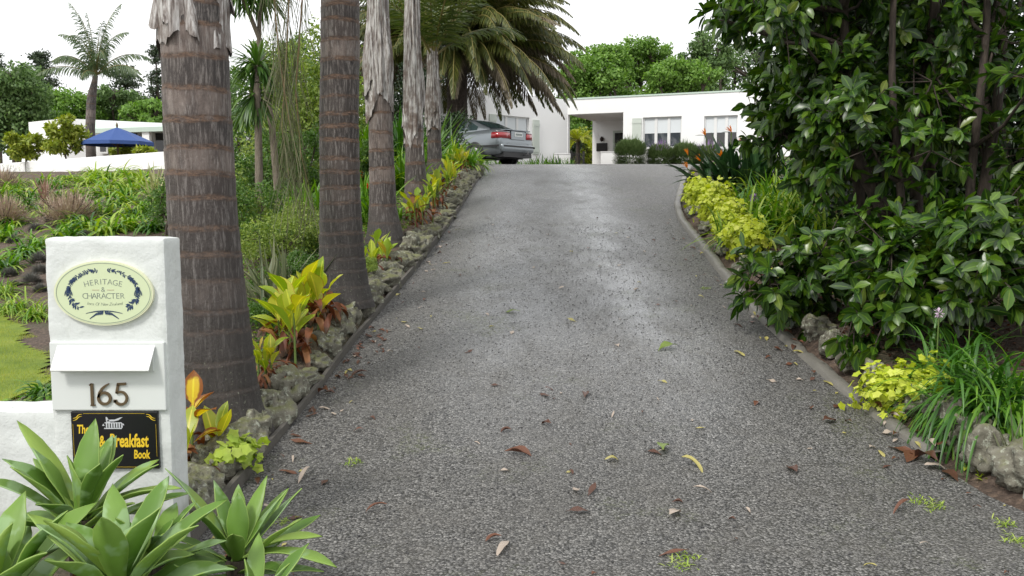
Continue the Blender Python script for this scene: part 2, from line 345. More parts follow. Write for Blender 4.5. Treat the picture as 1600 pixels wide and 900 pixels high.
def m_trunk():
    m, t, b = newmat('ringed_palm_bark')
    ring = nd(t, 'ShaderNodeAttribute', _attribute_name='ring').outputs['Fac']; hh = nd(t, 'ShaderNodeAttribute', _attribute_name='hh').outputs['Fac']
    st = noise(t, 21, 9, .78, vscale=(2.6, 2.6, .30)); big = noise(t, 3.0, 5, .6)
    seg = nd(t, 'ShaderNodeAttribute', _attribute_name='seg').outputs['Fac']
    dark = mixc(t, seg, (.022, .020, .020), (.100, .074, .064)); lite = mixc(t, seg, (.17, .16, .16), (.44, .41, .385))
    c = mixc(t, ramp(t, st, [(.52, (0, 0, 0)), (.62, (1, 1, 1))]), dark, lite)
    c = mixc(t, ramp(t, big, [(.42, (0, 0, 0)), (.7, (.6, .6, .6))]), c, (.070, .054, .047))
    c = mixc(t, mth(t, 'MULTIPLY', hh, ramp(t, st, [(.46, (0, 0, 0)), (.64, (.8, .8, .8))])), c, (.235, .205, .185))
    pb = mth(t, 'MULTIPLY', ramp(t, seg, [(.45, (0, 0, 0)), (.75, (1, 1, 1))]), ramp(t, noise(t, 6, 7, .7, vscale=(1.6, 1.6, .6)), [(.40, (0, 0, 0)), (.60, (.8, .8, .8))]))
    c = mixc(t, mth(t, 'MULTIPLY', pb, ramp(t, hh, [(.15, (0, 0, 0)), (.55, (1, 1, 1))])), c, mixc(t, st, (.13, .085, .068), (.36, .31, .275)))
    rn = mth(t, 'MULTIPLY', ramp(t, ring, [(.04, (0, 0, 0)), (.35, (1, 1, 1))]), ramp(t, noise(t, 14, 6, .7), [(.32, (.2,) * 3), (.52, (1, 1, 1))]))
    c = mixc(t, rn, c, mixc(t, ramp(t, noise(t, 22, 5, .7, vscale=(1, 1, 3)), [(.35, (0, 0, 0)), (.6, (1, 1, 1))]), (.030, .018, .013), (.155, .092, .058)))
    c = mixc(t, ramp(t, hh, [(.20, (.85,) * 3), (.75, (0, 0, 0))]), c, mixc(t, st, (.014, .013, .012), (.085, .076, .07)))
    low = ramp(t, hh, [(0.0, (1, 1, 1)), (.40, (0, 0, 0))])
    li = mth(t, 'MULTIPLY', low, ramp(t, noise(t, 42, 6, .75), [(.60, (0, 0, 0)), (.66, (1, 1, 1))])); c = mixc(t, mth(t, 'MULTIPLY', li, .9), c, (.31, .33, .25))
    t.links.new(c, b.inputs['Base Color']); b.inputs['Roughness'].default_value = .62
    bump(t, b, mth(t, 'ADD', st, mth(t, 'MULTIPLY', noise(t, 60, 4), .3)), .8, .02); return m
def m_bark(name, a, c2, sc=12):
    m, t, b = newmat(name); st = noise(t, sc, 7, .7, vscale=(3, 3, .6)); c = ramp(t, st, [(.35, a), (.65, c2)])
    t.links.new(c, b.inputs['Base Color']); b.inputs['Roughness'].default_value = .85; bump(t, b, st, .8, .02); return m
def m_sheath():
    m, t, b = newmat('papery_leaf_base'); st = noise(t, 9, 8, .68, vscale=(5, 5, .5)); bg_ = noise(t, 4, 5, .6)
    c = ramp(t, st, [(.36, (.07, .05, .042)), (.47, (.27, .24, .22)), (.60, (.60, .585, .565))])
    c = mixc(t, ramp(t, bg_, [(.50, (0, 0, 0)), (.64, (.85, .85, .85))]), c, (.11, .07, .05))
    t.links.new(c, b.inputs['Base Color']); b.inputs['Roughness'].default_value = .6; bump(t, b, st, .9, .02); return m
def m_glass(name, col, rough=.06, metal=0):
    m, t, b = newmat(name); b.inputs['Base Color'].default_value = (*col, 1); b.inputs['Roughness'].default_value = rough; b.inputs['Metallic'].default_value = metal
    b.inputs['Specular IOR Level'].default_value = .8; bump(t, b, noise(t, 2, 2), .04, .05); return m

M = dict(
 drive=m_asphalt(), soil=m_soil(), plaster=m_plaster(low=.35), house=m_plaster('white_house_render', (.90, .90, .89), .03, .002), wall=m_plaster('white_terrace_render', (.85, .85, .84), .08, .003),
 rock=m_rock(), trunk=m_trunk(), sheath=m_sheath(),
 conc=plain('weathered_kerb_concrete', (.20, .19, .165), .45, var=.45, scale=9, bmp=.6, bscale=60), edgew=plain('grey_timber_edging', (.13, .12, .105), .8, var=.4, bmp=.5),
 paint=plain('gloss_white_paint', (.84, .85, .84), .35, var=.03), panel=plain('grey_white_paint', (.68, .71, .69), .5, var=.08, scale=5),
 brass=plain('tarnished_bronze', (.20, .145, .085), .45, .75, var=.3, scale=30), black=plain('black_enamel', (.008, .008, .010), .28, var=.1), yellow=plain('yellow_sign_paint', (.80, .55, .03), .45, var=.05),
 celery=plain('pale_green_enamel', (.62, .70, .45), .35, var=.06, scale=3), cream=plain('pale_cream_edge', (.72, .73, .52), .4, var=.05), navy=plain('navy_sign_ink', (.018, .05, .13), .5, var=.5, scale=120), grey=plain('grey_sign_ink', (.17, .20, .19), .5, var=.1), red=plain('brown_sign_ink', (.35, .2, .12), .5), silver=plain('silver_sign_ink', (.55, .57, .6), .4, var=.1),
 bark=m_bark('brown_bark', (.045, .034, .026), (.12, .095, .075)), barkd=m_bark('dark_smooth_bark', (.028, .021, .016), (.085, .065, .05)), barkg=m_bark('grey_cordyline_bark', (.10, .08, .06), (.24, .2, .16)),
 agave=leafmat('agave_leaf', [(.10, .21, .03), (.16, .30, .045), (.23, .38, .07), (.34, .48, .09)], .44, .15, edge=(.27, .40, .09), edge_lo=.93, spots=((.26, .40, .17), 7, .54), tip=(.16, .13, .05), tip_lo=1.02),
 strap=leafmat('fresh_strap_leaf', [(.08, .20, .018), (.16, .34, .03), (.27, .46, .06)], .4, .3), strapl=leafmat('lime_strap_leaf', [(.20, .34, .03), (.36, .50, .06), (.50, .58, .14)], .45, .3),
 strapd=leafmat('deep_strap_leaf', [(.03, .10, .012), (.06, .17, .022), (.10, .24, .035)], .38, .25), straw=leafmat('dry_straw_leaf', [(.16, .10, .05), (.28, .19, .10), (.38, .29, .17)], .7, .2),
 twig=leafmat('dry_twig', [(.36, .26, .20), (.50, .39, .30), (.55, .48, .34)], .8, .1), lav=leafmat('grey_lavender', [(.09, .15, .045), (.15, .22, .075), (.22, .29, .12)], .7, .15), pup=leafmat('dark_grey_lavender', [(.11, .115, .10), (.18, .18, .16), (.25, .235, .225)], .8, .1),
 cannay=leafmat('yellow_canna_leaf', [(.42, .44, .04), (.60, .58, .07), (.34, .46, .05), (.62, .45, .08)], .4, .35, edge=(.32, .13, .03), edge_lo=.90, vein=.6), cannag=leafmat('lime_canna_leaf', [(.24, .38, .03), (.42, .52, .05), (.60, .62, .08)], .4, .35, edge=(.45, .40, .06), edge_lo=.9, vein=.6),
 cannab=leafmat('withered_canna_leaf', [(.12, .035, .02), (.24, .08, .03), (.40, .20, .07)], .6, .2, tip=(.08, .04, .02), tip_lo=.7), cannatwo=leafmat('half_brown_canna_leaf', [(.74, .50, .03), (.78, .58, .04)], .4, .3, edge=(.26, .085, .015), edge_lo=.52, tip=(.25, .085, .015), tip_lo=.72, vein=.5),
 heuch=leafmat('acid_lime_leaf', [(.42, .52, .03), (.60, .68, .05), (.74, .78, .16)], .5, .3), heuchg=leafmat('pale_lime_leaf', [(.30, .44, .04), (.42, .55, .07), (.52, .62, .12)], .5, .3),
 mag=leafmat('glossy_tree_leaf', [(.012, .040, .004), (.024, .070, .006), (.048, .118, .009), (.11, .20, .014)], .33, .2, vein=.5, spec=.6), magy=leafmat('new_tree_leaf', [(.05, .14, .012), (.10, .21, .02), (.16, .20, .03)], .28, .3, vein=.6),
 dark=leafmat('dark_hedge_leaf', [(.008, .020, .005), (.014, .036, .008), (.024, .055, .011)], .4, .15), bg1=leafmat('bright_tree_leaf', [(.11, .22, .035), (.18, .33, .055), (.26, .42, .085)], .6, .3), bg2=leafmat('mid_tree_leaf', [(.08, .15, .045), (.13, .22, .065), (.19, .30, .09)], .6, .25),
 bg3=leafmat('conifer_needles', [(.035, .060, .030), (.055, .085, .040), (.08, .11, .055)], .7, .15), bg4=leafmat('yellow_green_leaf', [(.18, .25, .025), (.30, .37, .04), (.44, .47, .07)], .5, .3), soft=leafmat('soft_shrub_leaf', [(.13, .20, .035), (.23, .33, .06), (.38, .46, .11)], .55, .35), softd=leafmat('deep_shrub_leaf', [(.05, .11, .018), (.09, .19, .03), (.15, .27, .05)], .5, .3),
 phx=leafmat('date_palm_leaflet', [(.040, .058, .010), (.075, .095, .016), (.15, .155, .03)], .42, .2, tip=(.20, .16, .09), tip_lo=.92), phd=leafmat('dry_palm_leaflet', [(.09, .075, .045), (.16, .13, .085), (.24, .20, .14)], .7, .2), phr=plain('palm_midrib', (.20, .17, .05), .5),
 fpalm=leafmat('feather_palm_leaflet', [(.05, .085, .016), (.09, .13, .025), (.16, .19, .045)], .45, .25), farp=leafmat('grey_green_leaflet', [(.08, .13, .06), (.12, .18, .08), (.17, .22, .10)], .5, .25), weep=leafmat('olive_hanging_leaflet', [(.10, .12, .055), (.16, .17, .085), (.22, .21, .12)], .6, .25),
 cord=leafmat('cabbage_tree_leaf', [(.04, .10, .02), (.08, .17, .03), (.16, .26, .05)], .4, .25), flax=leafmat('grey_flax_leaf', [(.10, .14, .07), (.16, .19, .10), (.22, .23, .13)], .5, .2, edge=(.32, .30, .16), edge_lo=.8), flaxv=leafmat('striped_flax_leaf', [(.26, .30, .10), (.36, .37, .17)], .5, .2, edge=(.6, .58, .32), edge_lo=.6), flaxp=leafmat('pink_flax_leaf', [(.28, .16, .12), (.38, .24, .17)], .5, .2),
 lawn=leafmat('mown_grass', [(.22, .31, .02), (.34, .41, .035), (.46, .46, .07)], .6, .3), fern=leafmat('golden_fern', [(.28, .34, .03), (.42, .45, .05)], .5, .35), bop=leafmat('paddle_leaf', [(.015, .045, .014), (.03, .075, .025), (.05, .11, .04)], .35, .15, vein=.7),
 orange=leafmat('orange_petal', [(.85, .22, .02), (.9, .36, .03)], .4, .3), kniph=leafmat('red_orange_petal', [(.85, .12, .02), (.8, .22, .04)], .5, .2), pink=leafmat('pale_pink_petal', [(.72, .55, .70), (.85, .72, .84)], .5, .3), mauve=leafmat('mauve_petal', [(.35, .22, .45), (.45, .3, .55)], .5, .3),
 fl_b=leafmat('brown_fallen_leaf', [(.045, .02, .014), (.09, .038, .024), (.16, .08, .045)], .4, .05), fl_r=leafmat('rust_fallen_leaf', [(.10, .04, .025), (.20, .085, .045)], .4, .1), fl_y=leafmat('yellow_fallen_leaf', [(.42, .38, .10), (.50, .44, .18)], .4, .15), fl_g=leafmat('green_fallen_leaf', [(.12, .20, .03), (.22, .28, .05)], .4, .15), fl_p=leafmat('bleached_fallen_leaf', [(.42, .34, .28), (.52, .44, .36)], .5, .1),
 tyre=plain('black_rubber', (.012, .012, .013), .7), car=plain('silver_grey_car_paint', (.20, .225, .24), .28, .6, var=.02, coat=.8), carg=m_glass('car_window_glass', (.03, .05, .05), .04), trim=plain('black_car_trim', (.012, .012, .013), .45), lamp=plain('red_lamp_lens', (.30, .008, .012), .15, var=.05, coat=1), lampw=plain('smoked_lamp_lens', (.14, .10, .11), .15, coat=1), alloy=plain('dull_alloy', (.25, .25, .26), .4, .8), plate=plain('white_number_plate', (.6, .62, .6), .4, var=.02),
 blind=plain('white_roller_blind', (.72, .76, .78), .6, var=.05), shutter=plain('pale_sage_paint', (.58, .63, .57), .5, var=.04), pane=m_glass('window_pane', (.05, .06, .07), .03), pane2=m_glass('dim_window_pane', (.02, .02, .022), .05), white=plain('white_joinery', (.78, .78, .77), .4, var=.03), iron=plain('black_iron', (.02, .018, .018), .5), grn=plain('pale_green_fascia', (.55, .66, .58), .5, var=.05), canvas=plain('blue_canvas', (.035, .085, .27), .7, var=.1, scale=4), wood=plain('brown_pole', (.14, .09, .05), .6),
 plaqued=plain('dark_bronze_plaque', (.03, .028, .028), .4, .3), clay=plain('brown_clay_ornament', (.05, .03, .025), .7), stemg=plain('green_stem', (.12, .18, .04), .5), stemb=plain('brown_stem', (.10, .05, .03), .6))
# ------------------------------------------------------------------ ground
def grid(xs, ys, zf, dz=0):
    X, Y = np.meshgrid(xs, ys); V = np.stack([X, Y, zf(X, Y) + dz], -1).reshape(-1, 3); nx = len(xs)
    i = np.arange((len(ys) - 1) * (nx - 1)); r = i // (nx - 1); c = i % (nx - 1)
    return V, np.stack([r * nx + c, r * nx + c + 1, (r + 1) * nx + c + 1, (r + 1) * nx + c], 1)
xs = np.concatenate([[-900, -400, -200, -100, -60], np.arange(-40, -7, .6), np.arange(-7, 8, .11), np.arange(8, 30, .8), [40, 60, 100, 200, 400, 900]])
ys = np.concatenate([[-300, -100, -40, -20, -8, -3, 0, 1], np.arange(2, 20, .11), np.arange(20, 50, .5), [52, 56, 60, 80, 120, 200, 400, 900, 1800]])
g = Geo(); g.add(*grid(xs, ys, H)); tag(g.obj('ground', M['soil']), 'brown garden soil sloping up beside the drive', kind='structure')
# drive: its own sheet between the two edges
yy = np.concatenate([[-20, -8, -2], np.arange(0, 36.01, .12)]); uu = np.linspace(0, 1, 25)
XLl, XRr = XL(yy), XR(yy)
Xd = XLl[:, None] * (1 - uu) + XRr[:, None] * uu; Yd = np.repeat(yy[:, None], 25, 1)
camber = -.03 * (2 * uu - 1) ** 2
Zd = D(Yd) + camber + .012 * np.sin(Xd * 2.1 + Yd * .6)
i = np.arange((len(yy) - 1) * 24); r = i // 24; c = i % 24
g = Geo(); g.add(np.stack([Xd, Yd, Zd], -1), np.stack([r * 25 + c, r * 25 + c + 1, (r + 1) * 25 + c + 1, (r + 1) * 25 + c], 1))
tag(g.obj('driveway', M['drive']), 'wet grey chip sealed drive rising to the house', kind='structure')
def dz(x, y): return float(D(y)) - .03 * (2 * (x - XL(y)) / (XR(y) - XL(y)) - 1) ** 2 + .012 * math.sin(x * 2.1 + y * .6)
# kerb on the right, timber edging on the left
rk = rs(5)
yk = np.arange(5.08, 19, .09); g = Geo(); prof = [(-.02, -.10), (-.005, .03), (.018, .045), (.070, .048), (.085, .036), (.092, -.10)]
jit = .006 * np.sin(yk * 9) + rk.normal(0, .0035, len(yk)) - .02 * (np.arange(len(yk)) % 10 == 0) ; xr_ = XR(yk); tx = np.gradient(xr_, yk); nx_ = 1 / np.sqrt(1 + tx ** 2); ny_ = -tx * nx_
V = np.stack([np.stack([xr_ + nx_ * a, yk + ny_ * a, D(yk) - .02 + b + jit], -1) for a, b in prof], 1)
k = len(prof); i = np.arange((len(yk) - 1) * (k - 1)); r = i // (k - 1); c = i % (k - 1)
g.add(V, np.stack([r * k + c, r * k + c + 1, (r + 1) * k + c + 1, (r + 1) * k + c], 1))
tag(g.obj('kerb', M['conc']), 'low grey concrete kerb along the bed', kind='structure')
yk = np.arange(3.9, 17.5, .12); g = Geo(); xl_ = XL(yk)
prof = [(-.035, -.1), (-.033, .045), (-.004, .047), (0, -.1)]
V = np.stack([np.stack([xl_ + a + 0 * yk, yk, D(yk) - .02 + b + .008 * np.sin(yk * 3)], -1) for a, b in prof], 1); k = 4
i = np.arange((len(yk) - 1) * 3); r = i // 3; c = i % 3
g.add(V, np.stack([r * k + c, r * k + c + 1, (r + 1) * k + c + 1, (r + 1) * k + c], 1))
tag(g.obj('edging_strip', M['edgew'], smooth=False), 'thin grey edging strip along the stones', kind='structure')
# lawn at the lower left
g = Geo(); xs2 = np.arange(-16, -2.6, .1); ys2 = np.arange(4.2, 12.2, .1)
lawnm, t, b = newmat('lawn_turf'); cc = ramp(t, noise(t, 2.2, 8, .65), [(.32, (.12, .19, .015)), (.55, (.20, .27, .022)), (.72, (.30, .31, .05))])
t.links.new(cc, b.inputs['Base Color']); b.inputs['Roughness'].default_value = .9; bump(t, b, noise(t, 70, 4), .9, .03)

V, Q = grid(xs2, ys2, H, .02); ed = lambda y: -3.62 - .66 * np.clip(y - 7.2, 0, 9)
cq = V[Q].mean(1); Q = Q[cq[:, 0] < ed(cq[:, 1]) + .1 * np.sin(cq[:, 1] * 3)]; g.add(V, Q); tag(g.obj('lawn', lawnm), 'yellowish mown lawn below the planted bank', kind='structure')
rg = rs(11); n = 70000; P = np.stack([rg.uniform(-9, -3.2, n), rg.uniform(6, 11.8, n)], 1); P = P[P[:, 0] < -3.6 - .66 * np.clip(P[:, 1] - 7.2, 0, 9) + .15 * np.sin(P[:, 1] * 5)]; n = len(P); P = np.column_stack([P, H(P[:, 0], P[:, 1]) + .01])
V, Q, u, tt = blades(P, dirs(rg.uniform(0, 6.28, n), rg.uniform(.8, 1.5, n)), rg.uniform(.03, .065, n), .006, .6, 1, 'strap', 0)
g = Geo(); g.add(V, Q, u=u, t=tt); tag(g.obj('lawn_grass', M['lawn']), 'short yellow green grass blades of the lawn', 'grass', kind='stuff')
# loose grit on the drive
n = 9000; y = 3.2 + (rg.uniform(0, 1, n) ** 1.6) * 9; uu_ = rg.uniform(0, 1, n); x = XL(y) + uu_ * (XR(y) - XL(y)); r_ = rg.uniform(.003, .0085, n)
z = D(y) - .03 * (2 * uu_ - 1) ** 2 + .012 * np.sin(x * 2.1 + y * .6)
oc = np.array([(1, 0, 0), (-1, 0, 0), (0, 1, 0), (0, -1, 0), (0, 0, .8), (0, 0, -.8)], float); of = np.array([(0, 2, 4), (2, 1, 4), (1, 3, 4), (3, 0, 4), (2, 0, 5), (1, 2, 5), (3, 1, 5), (0, 3, 5)])
V = oc[None] * r_[:, None, None] * rg.uniform(.6, 1.2, (n, 6, 1)) + np.stack([x, y, z + r_ * .3], 1)[:, None]
g = Geo(); g.add(V, T=(of[None] + 6 * np.arange(n)[:, None, None]).reshape(-1, 3))
gritm = leafmat('stone_grit', [(.035, .035, .036), (.08, .08, .08), (.15, .145, .14), (.30, .29, .27)], .55, 0)
tag(g.obj('loose_grit', gritm, smooth=False), 'loose stone chips on the drive', 'gravel', kind='stuff')

# ------------------------------------------------------------------ letterbox pillar
PY = 3.7
def px2(px, Y=PY): return (px - 800) / F * Y * 1.008
def pz(py, Y=PY): return float(at(0, py, Y)[2])
x0, x1 = px2(74.5), px2(261); ztop = pz(372)
pil = empty('letterbox_pillar', ((x0 + x1) / 2, PY, 0), label='white plastered letterbox pillar numbered 165 with two house signs', cat='letterbox')
ox, oy = (x0 + x1) / 2, PY
def loc(V): return np.asarray(V, float) - np.array([ox, oy, 0])
# rough body: subdivided box with uneven plaster
def rough_box(x0, x1, y0, y1, z0, z1, step, amp, seed, rnd=.02):
    g = Geo(); nx, ny, nz_ = [max(2, int((b - a) / step)) for a, b in ((x0, x1), (y0, y1), (z0, z1))]
    def face(o, a, b, na, nb):
        U, W = np.meshgrid(np.linspace(0, 1, na + 1), np.linspace(0, 1, nb + 1)); V = np.array(o) + U[..., None] * np.array(a) + W[..., None] * np.array(b)
        i = np.arange(na * nb); r = i // na; c = i % na; k = na + 1; g.add(V, np.stack([r * k + c, r * k + c + 1, (r + 1) * k + c + 1, (r + 1) * k + c], 1))
    X, Y_, Z = x1 - x0, y1 - y0, z1 - z0
    face((x0, y0, z0), (X, 0, 0), (0, 0, Z), nx, nz_); face((x1, y1, z0), (-X, 0, 0), (0, 0, Z), nx, nz_)
    face((x1, y0, z0), (0, Y_, 0), (0, 0, Z), ny, nz_); face((x0, y1, z0), (0, -Y_, 0), (0, 0, Z), ny, nz_)
    face((x0, y0, z1), (X, 0, 0), (0, Y_, 0), nx, ny)
    c0 = np.array([x0, y0, z0]) + rnd; c1 = np.array([x1, y1, z1]) - rnd
    def fn(V):
        q = np.clip(V, c0, c1); d = V - q; l = np.linalg.norm(d, axis=1, keepdims=True); Vr = q + d / np.maximum(l, 1e-9) * np.minimum(l, rnd)
        nn = d / np.maximum(l, 1e-9)
        dv = np.array([mnoise.fractal(Vector(p * 13 + seed), 1.0, 2.0, 4) for p in V])
        return Vr + nn * (dv * amp)[:, None]
    return g.xf(fn)
D_ = .19
g = rough_box(x0, x1, PY, PY + D_, -.1, ztop, .014, .0035, 3.3, .012); g.xf(loc); g.obj('pillar_body', M['plaster'], pil)
# set-in painted panel with the slot
zp1, zp0 = pz(534), pz(640); g = Geo(); g.add(*box(px2(78), px2(257), PY - .016, PY + .02, zp0, zp1)); g.xf(loc); pan = g.obj('letterbox_panel', M['panel'], pil, smooth=False, bevel=.004)
zf1, zf0 = pz(538.5), pz(576); fl = PY - .016
g = Geo(); xa, xb = px2(92, PY), px2(240, PY); k = .045
V = [(xa, fl - .006, zf1), (xb + .01, fl - .006, zf1), (xb, fl - k - .012, zf0 + .006), (xa - .01, fl - k - .012, zf0 + .006), (xa, fl - .001, zf1 - .006), (xb + .01, fl - .001, zf1 - .006), (xb, fl - k - .008, zf0), (xa - .01, fl - k - .008, zf0)]
g.add(V, [(0, 3, 2, 1), (4, 5, 6, 7), (0, 1, 5, 4), (3, 7, 6, 2), (1, 2, 6, 5), (0, 4, 7, 3)]); g.xf(loc); g.obj('slot_flap', M['paint'], pil, smooth=False, bevel=.0015)
g = Geo(); g.add(*box(xa, xb, fl - .008, fl + .004, zf0 - .006, zf1 - .01)); g.xf(loc); g.obj('letter_slot', M['panel'], pil, smooth=False)
# house number, each digit its own mesh
def arc(cx, cz, rx, rz, a0, a1, n=24):
    a = np.radians(np.linspace(a0, a1, n)); return np.stack([cx + rx * np.cos(a), cz + rz * np.sin(a)], 1)
s_ = PY / F * 1.008
def dg(ch, c):
    g = Geo(); cx, cz = px2(c), pz(614.5)
    def A(p, w): g.add(*stroke(np.array(p) * s_ + [cx, cz], np.asarray(w) * s_, fl - .008, fl))
    if ch == '1':
        A([(0, 17), (0, -17)], 4.2); A([(-3, -17.5), (4, -17.5)], 1.8); A([(-3.4, 14.2), (-.5, 17)], 2)
    if ch == '6':
        A(arc(0, -6.5, 9.2, 9, 0, 360, 40), 4.2); A([(-9, -5), (-7.4, 2), (-3, 9), (3, 14), (8, 17)], [4, 4, 3.8, 3.2, 1.6])
    if ch == '5':
        A(arc(0, -6, 9.6, 10, 130, -160, 34), np.linspace(3.2, 4.4, 34)); A([(-6.2, 1.5), (-3.2, 16)], 3.6); A([(-4.6, 16), (9, 16.6)], 4)
        g.add(*box(*( np.array([-11, -6.5]) * s_ + cx), fl - .008, fl, *(np.array([-13, -8.5]) * s_ + cz)))
    g.xf(loc); return g.obj('digit', M['brass'], pan, smooth=False)
dg('1', 142.5); dg('6', 161.5); dg('5', 187)
# text helper
def text_geo(txt, size, xs=1, shear=0, off=0, ext=.0012, spacing=1):
    c = bpy.data.curves.new('t', 'FONT'); c.body = txt; c.size = size; c.shear = shear; c.offset = off; c.extrude = ext; c.align_x = 'CENTER'; c.align_y = 'CENTER'; c.space_character = spacing; c.resolution_u = 3
    o = bpy.data.objects.new('t', c); COL.objects.link(o); dg_ = bpy.context.evaluated_depsgraph_get(); me = bpy.data.meshes.new_from_object(o.evaluated_get(dg_))
    V = np.array([v.co[:] for v in me.vertices]); Fc = [list(p.vertices) for p in me.polygons]; bpy.data.objects.remove(o); bpy.data.curves.remove(c); bpy.data.meshes.remove(me)
    V[:, 0] -= (V[:, 0].min() + V[:, 0].max()) / 2
    V[:, 0] *= xs; return V, Fc
def put(g, V, Fc, cx, y, cz, rot=0, m=0):
    ca, sa = math.cos(rot), math.sin(rot); x = V[:, 0] * ca - V[:, 1] * sa; z = V[:, 0] * sa + V[:, 1] * ca
    g.add(np.stack([cx + x, y - V[:, 2], cz + z], 1), N=Fc, m=m)
# oval inn sign
sx, sz = px2(166.5), pz(457.5); rx, rz = 77 * s_, 50.5 * s_; yf = PY - .001
def ell(rx, rz, n=96): a = np.linspace(0, 2 * np.pi, n, endpoint=False); return np.stack([sx + rx * np.cos(a), sz + rz * np.sin(a)], 1)
g = Geo(); V, Q, T = prism(ell(rx, rz), yf - .016, yf + .01); g.add(V, Q, T); g.xf(loc); ov = g.obj('oval_sign', M['cream'], pil, smooth=False, bevel=.002)
g = Geo(); V, Q, T = prism(ell(rx * .975, rz * .965), yf - .0175, yf - .0155); g.add(V, Q, T); g.xf(loc); g.obj('sign_face', M['celery'], ov, smooth=False)
def line(p, w, y, th=.0008): return stroke(p, w, y - th, y)
ys_ = yf - .0176
g = Geo(); p = ell(rx * .945, rz * .925); g.add(*line(np.vstack([p, p[:1]]), .0016, ys_)); g.xf(loc); g.obj('border_line', M['grey'], ov, smooth=False)
g = Geo()
wd = {'I': .55, '&': 1}
def word(txt, size, cx, cz, sp, sag=0, curve=0, xs=1, shear=0, off=0):
    ws = [{'I': .5, 'f': .55, 'l': .4, ' ': .6, 'i': .4}.get(ch, 1 if ch.isupper() else .8) for ch in txt]; tot = sum(ws) * sp; x = -tot / 2
    for ch, w_ in zip(txt, ws):
        xc = x + w_ * sp / 2; x += w_ * sp; q = 2 * xc / tot
        if ch == ' ': continue
        V, Fc = text_geo(ch, size, xs, shear, off, .0004); V[:, 1] -= 0
        put(g, V, Fc, cx + xc, ys_ - .0004, cz - curve * q * q, -2 * curve * q / (tot / 2) * .9)
        if ch in 'HERITAGCN' and ch.isupper() and size > .02:        # little serifs on the strokes
            pass
word('HERITAGE', .0335, sx + .8 * s_, sz + 17.5 * s_, 8.1 * s_, curve=4.5 * s_, off=-.0006)
word('&', .030, sx + 0 * s_, sz + 5.5 * s_, 8 * s_, off=-.0006)
word('CHARACTER', .0345, sx + .5 * s_, sz - 4.6 * s_, 7.3 * s_, curve=0, off=-.0006)
word('Inns Of New Zealand', .0185, sx + 2 * s_, sz - 17.3 * s_, 3.9 * s_, curve=-1.6 * s_, shear=.3, off=-.0005)
g.xf(loc); g.obj('lettering', M['grey'], ov, smooth=False)
g = Geo()
for q in (-1, 1): g.add(*line([(sx + q * 6 * s_, sz + 5 * s_), (sx + q * 17 * s_, sz + 5 * s_)], .0016, ys_))
g.xf(loc); g.obj('dash_line', M['red'], ov, smooth=False)
# leaf and flower wreath printed on the sign
g = Geo(); rw = rs(4)
def petal(cx, cz, L, W, a, gg, off=0):
    u = np.linspace(0, 1, 7); o = np.sin(np.pi * u) ** .8 * W / 2; p = np.concatenate([np.stack([u * L, o], 1), np.stack([u[::-1][1:-1] * L, -o[::-1][1:-1]], 1)])
    p = p @ np.array([[math.cos(a), math.sin(a)], [-math.sin(a), math.cos(a)]]) + [cx, cz]
    V, Q, T = prism(p, ys_ - .0008 - off, ys_ - off); gg.add(V, Q, T)
for q in (-1, 1):
    ang = np.radians(np.linspace(82, -48, 42)); wx, wz = 54 * s_, 34.5 * s_
    pth = np.stack([sx + q * wx * np.cos(ang), sz + 2 * s_ + wz * np.sin(ang)], 1)
    for lo, hi in ((0, 21), (26, 41)): g.add(*line(pth[lo:hi], .0014, ys_))
    for j in range(0, 41, 1):
        if 22 < j < 27: continue
        tgt = pth[j + 1] - pth[j]; a = math.atan2(tgt[1], tgt[0]); big = 1.5 if j > 30 else 1
        for sgn in (-1, 1):
            if rw.rand() < .72: petal(pth[j][0], pth[j][1], rw.uniform(3.4, 5.6) * s_ * big, 1.7 * s_ * big, a + sgn * rw.uniform(.7, 1.2), g, .0001 * (j % 5))
    for j, rr in ((3, 3.2), (15, 4.2), (17, 3.6), (23, 4.0), (24, 4.6), (25, 4.4)):
        for k in range(7): petal(pth[j][0], pth[j][1], rr * s_ * .95, rr * s_ * .42, k * .9 + j, g, .0006 + .0001 * k)
    for k in range(5): petal(pth[25][0] + (k - 2) * 1.9 * s_, pth[25][1] + 1 * s_, 9 * s_, 1.6 * s_, -math.pi / 2 + (k - 2) * .12, g, .0012 + .0001 * k)
    # fern fronds meeting at the bottom
    fp = [(sx + q * 1 * s_, sz - 27.5 * s_), (sx + q * 12 * s_, sz - 31 * s_), (sx + q * 22 * s_, sz - 39 * s_)]
    fp = np.array(fp); f2 = np.array([np.interp(np.linspace(0, 1, 16), [0, .5, 1], fp[:, i]) for i in (0, 1)]).T; g.add(*line(f2, .0014, ys_))
    for j in range(16): petal(f2[j][0], f2[j][1], (6.5 - j * .33) * s_, 1.2 * s_, -math.pi / 2 + q * .25, g, .0001 * (j % 3))
    f3 = np.stack([np.linspace(sx, sx + q * 27 * s_, 14), sz - 27 * s_ - np.linspace(0, 1, 14) ** 2 * 4 * s_], 1); g.add(*line(f3, .0014, ys_))
    for j in range(14): petal(f3[j][0], f3[j][1], (4.2 - j * .2) * s_, 1.1 * s_, -math.pi / 2 + q * .9, g, .0001 * (j % 3))
g.xf(loc); g.obj('leaf_wreath', M['navy'], ov, smooth=False)
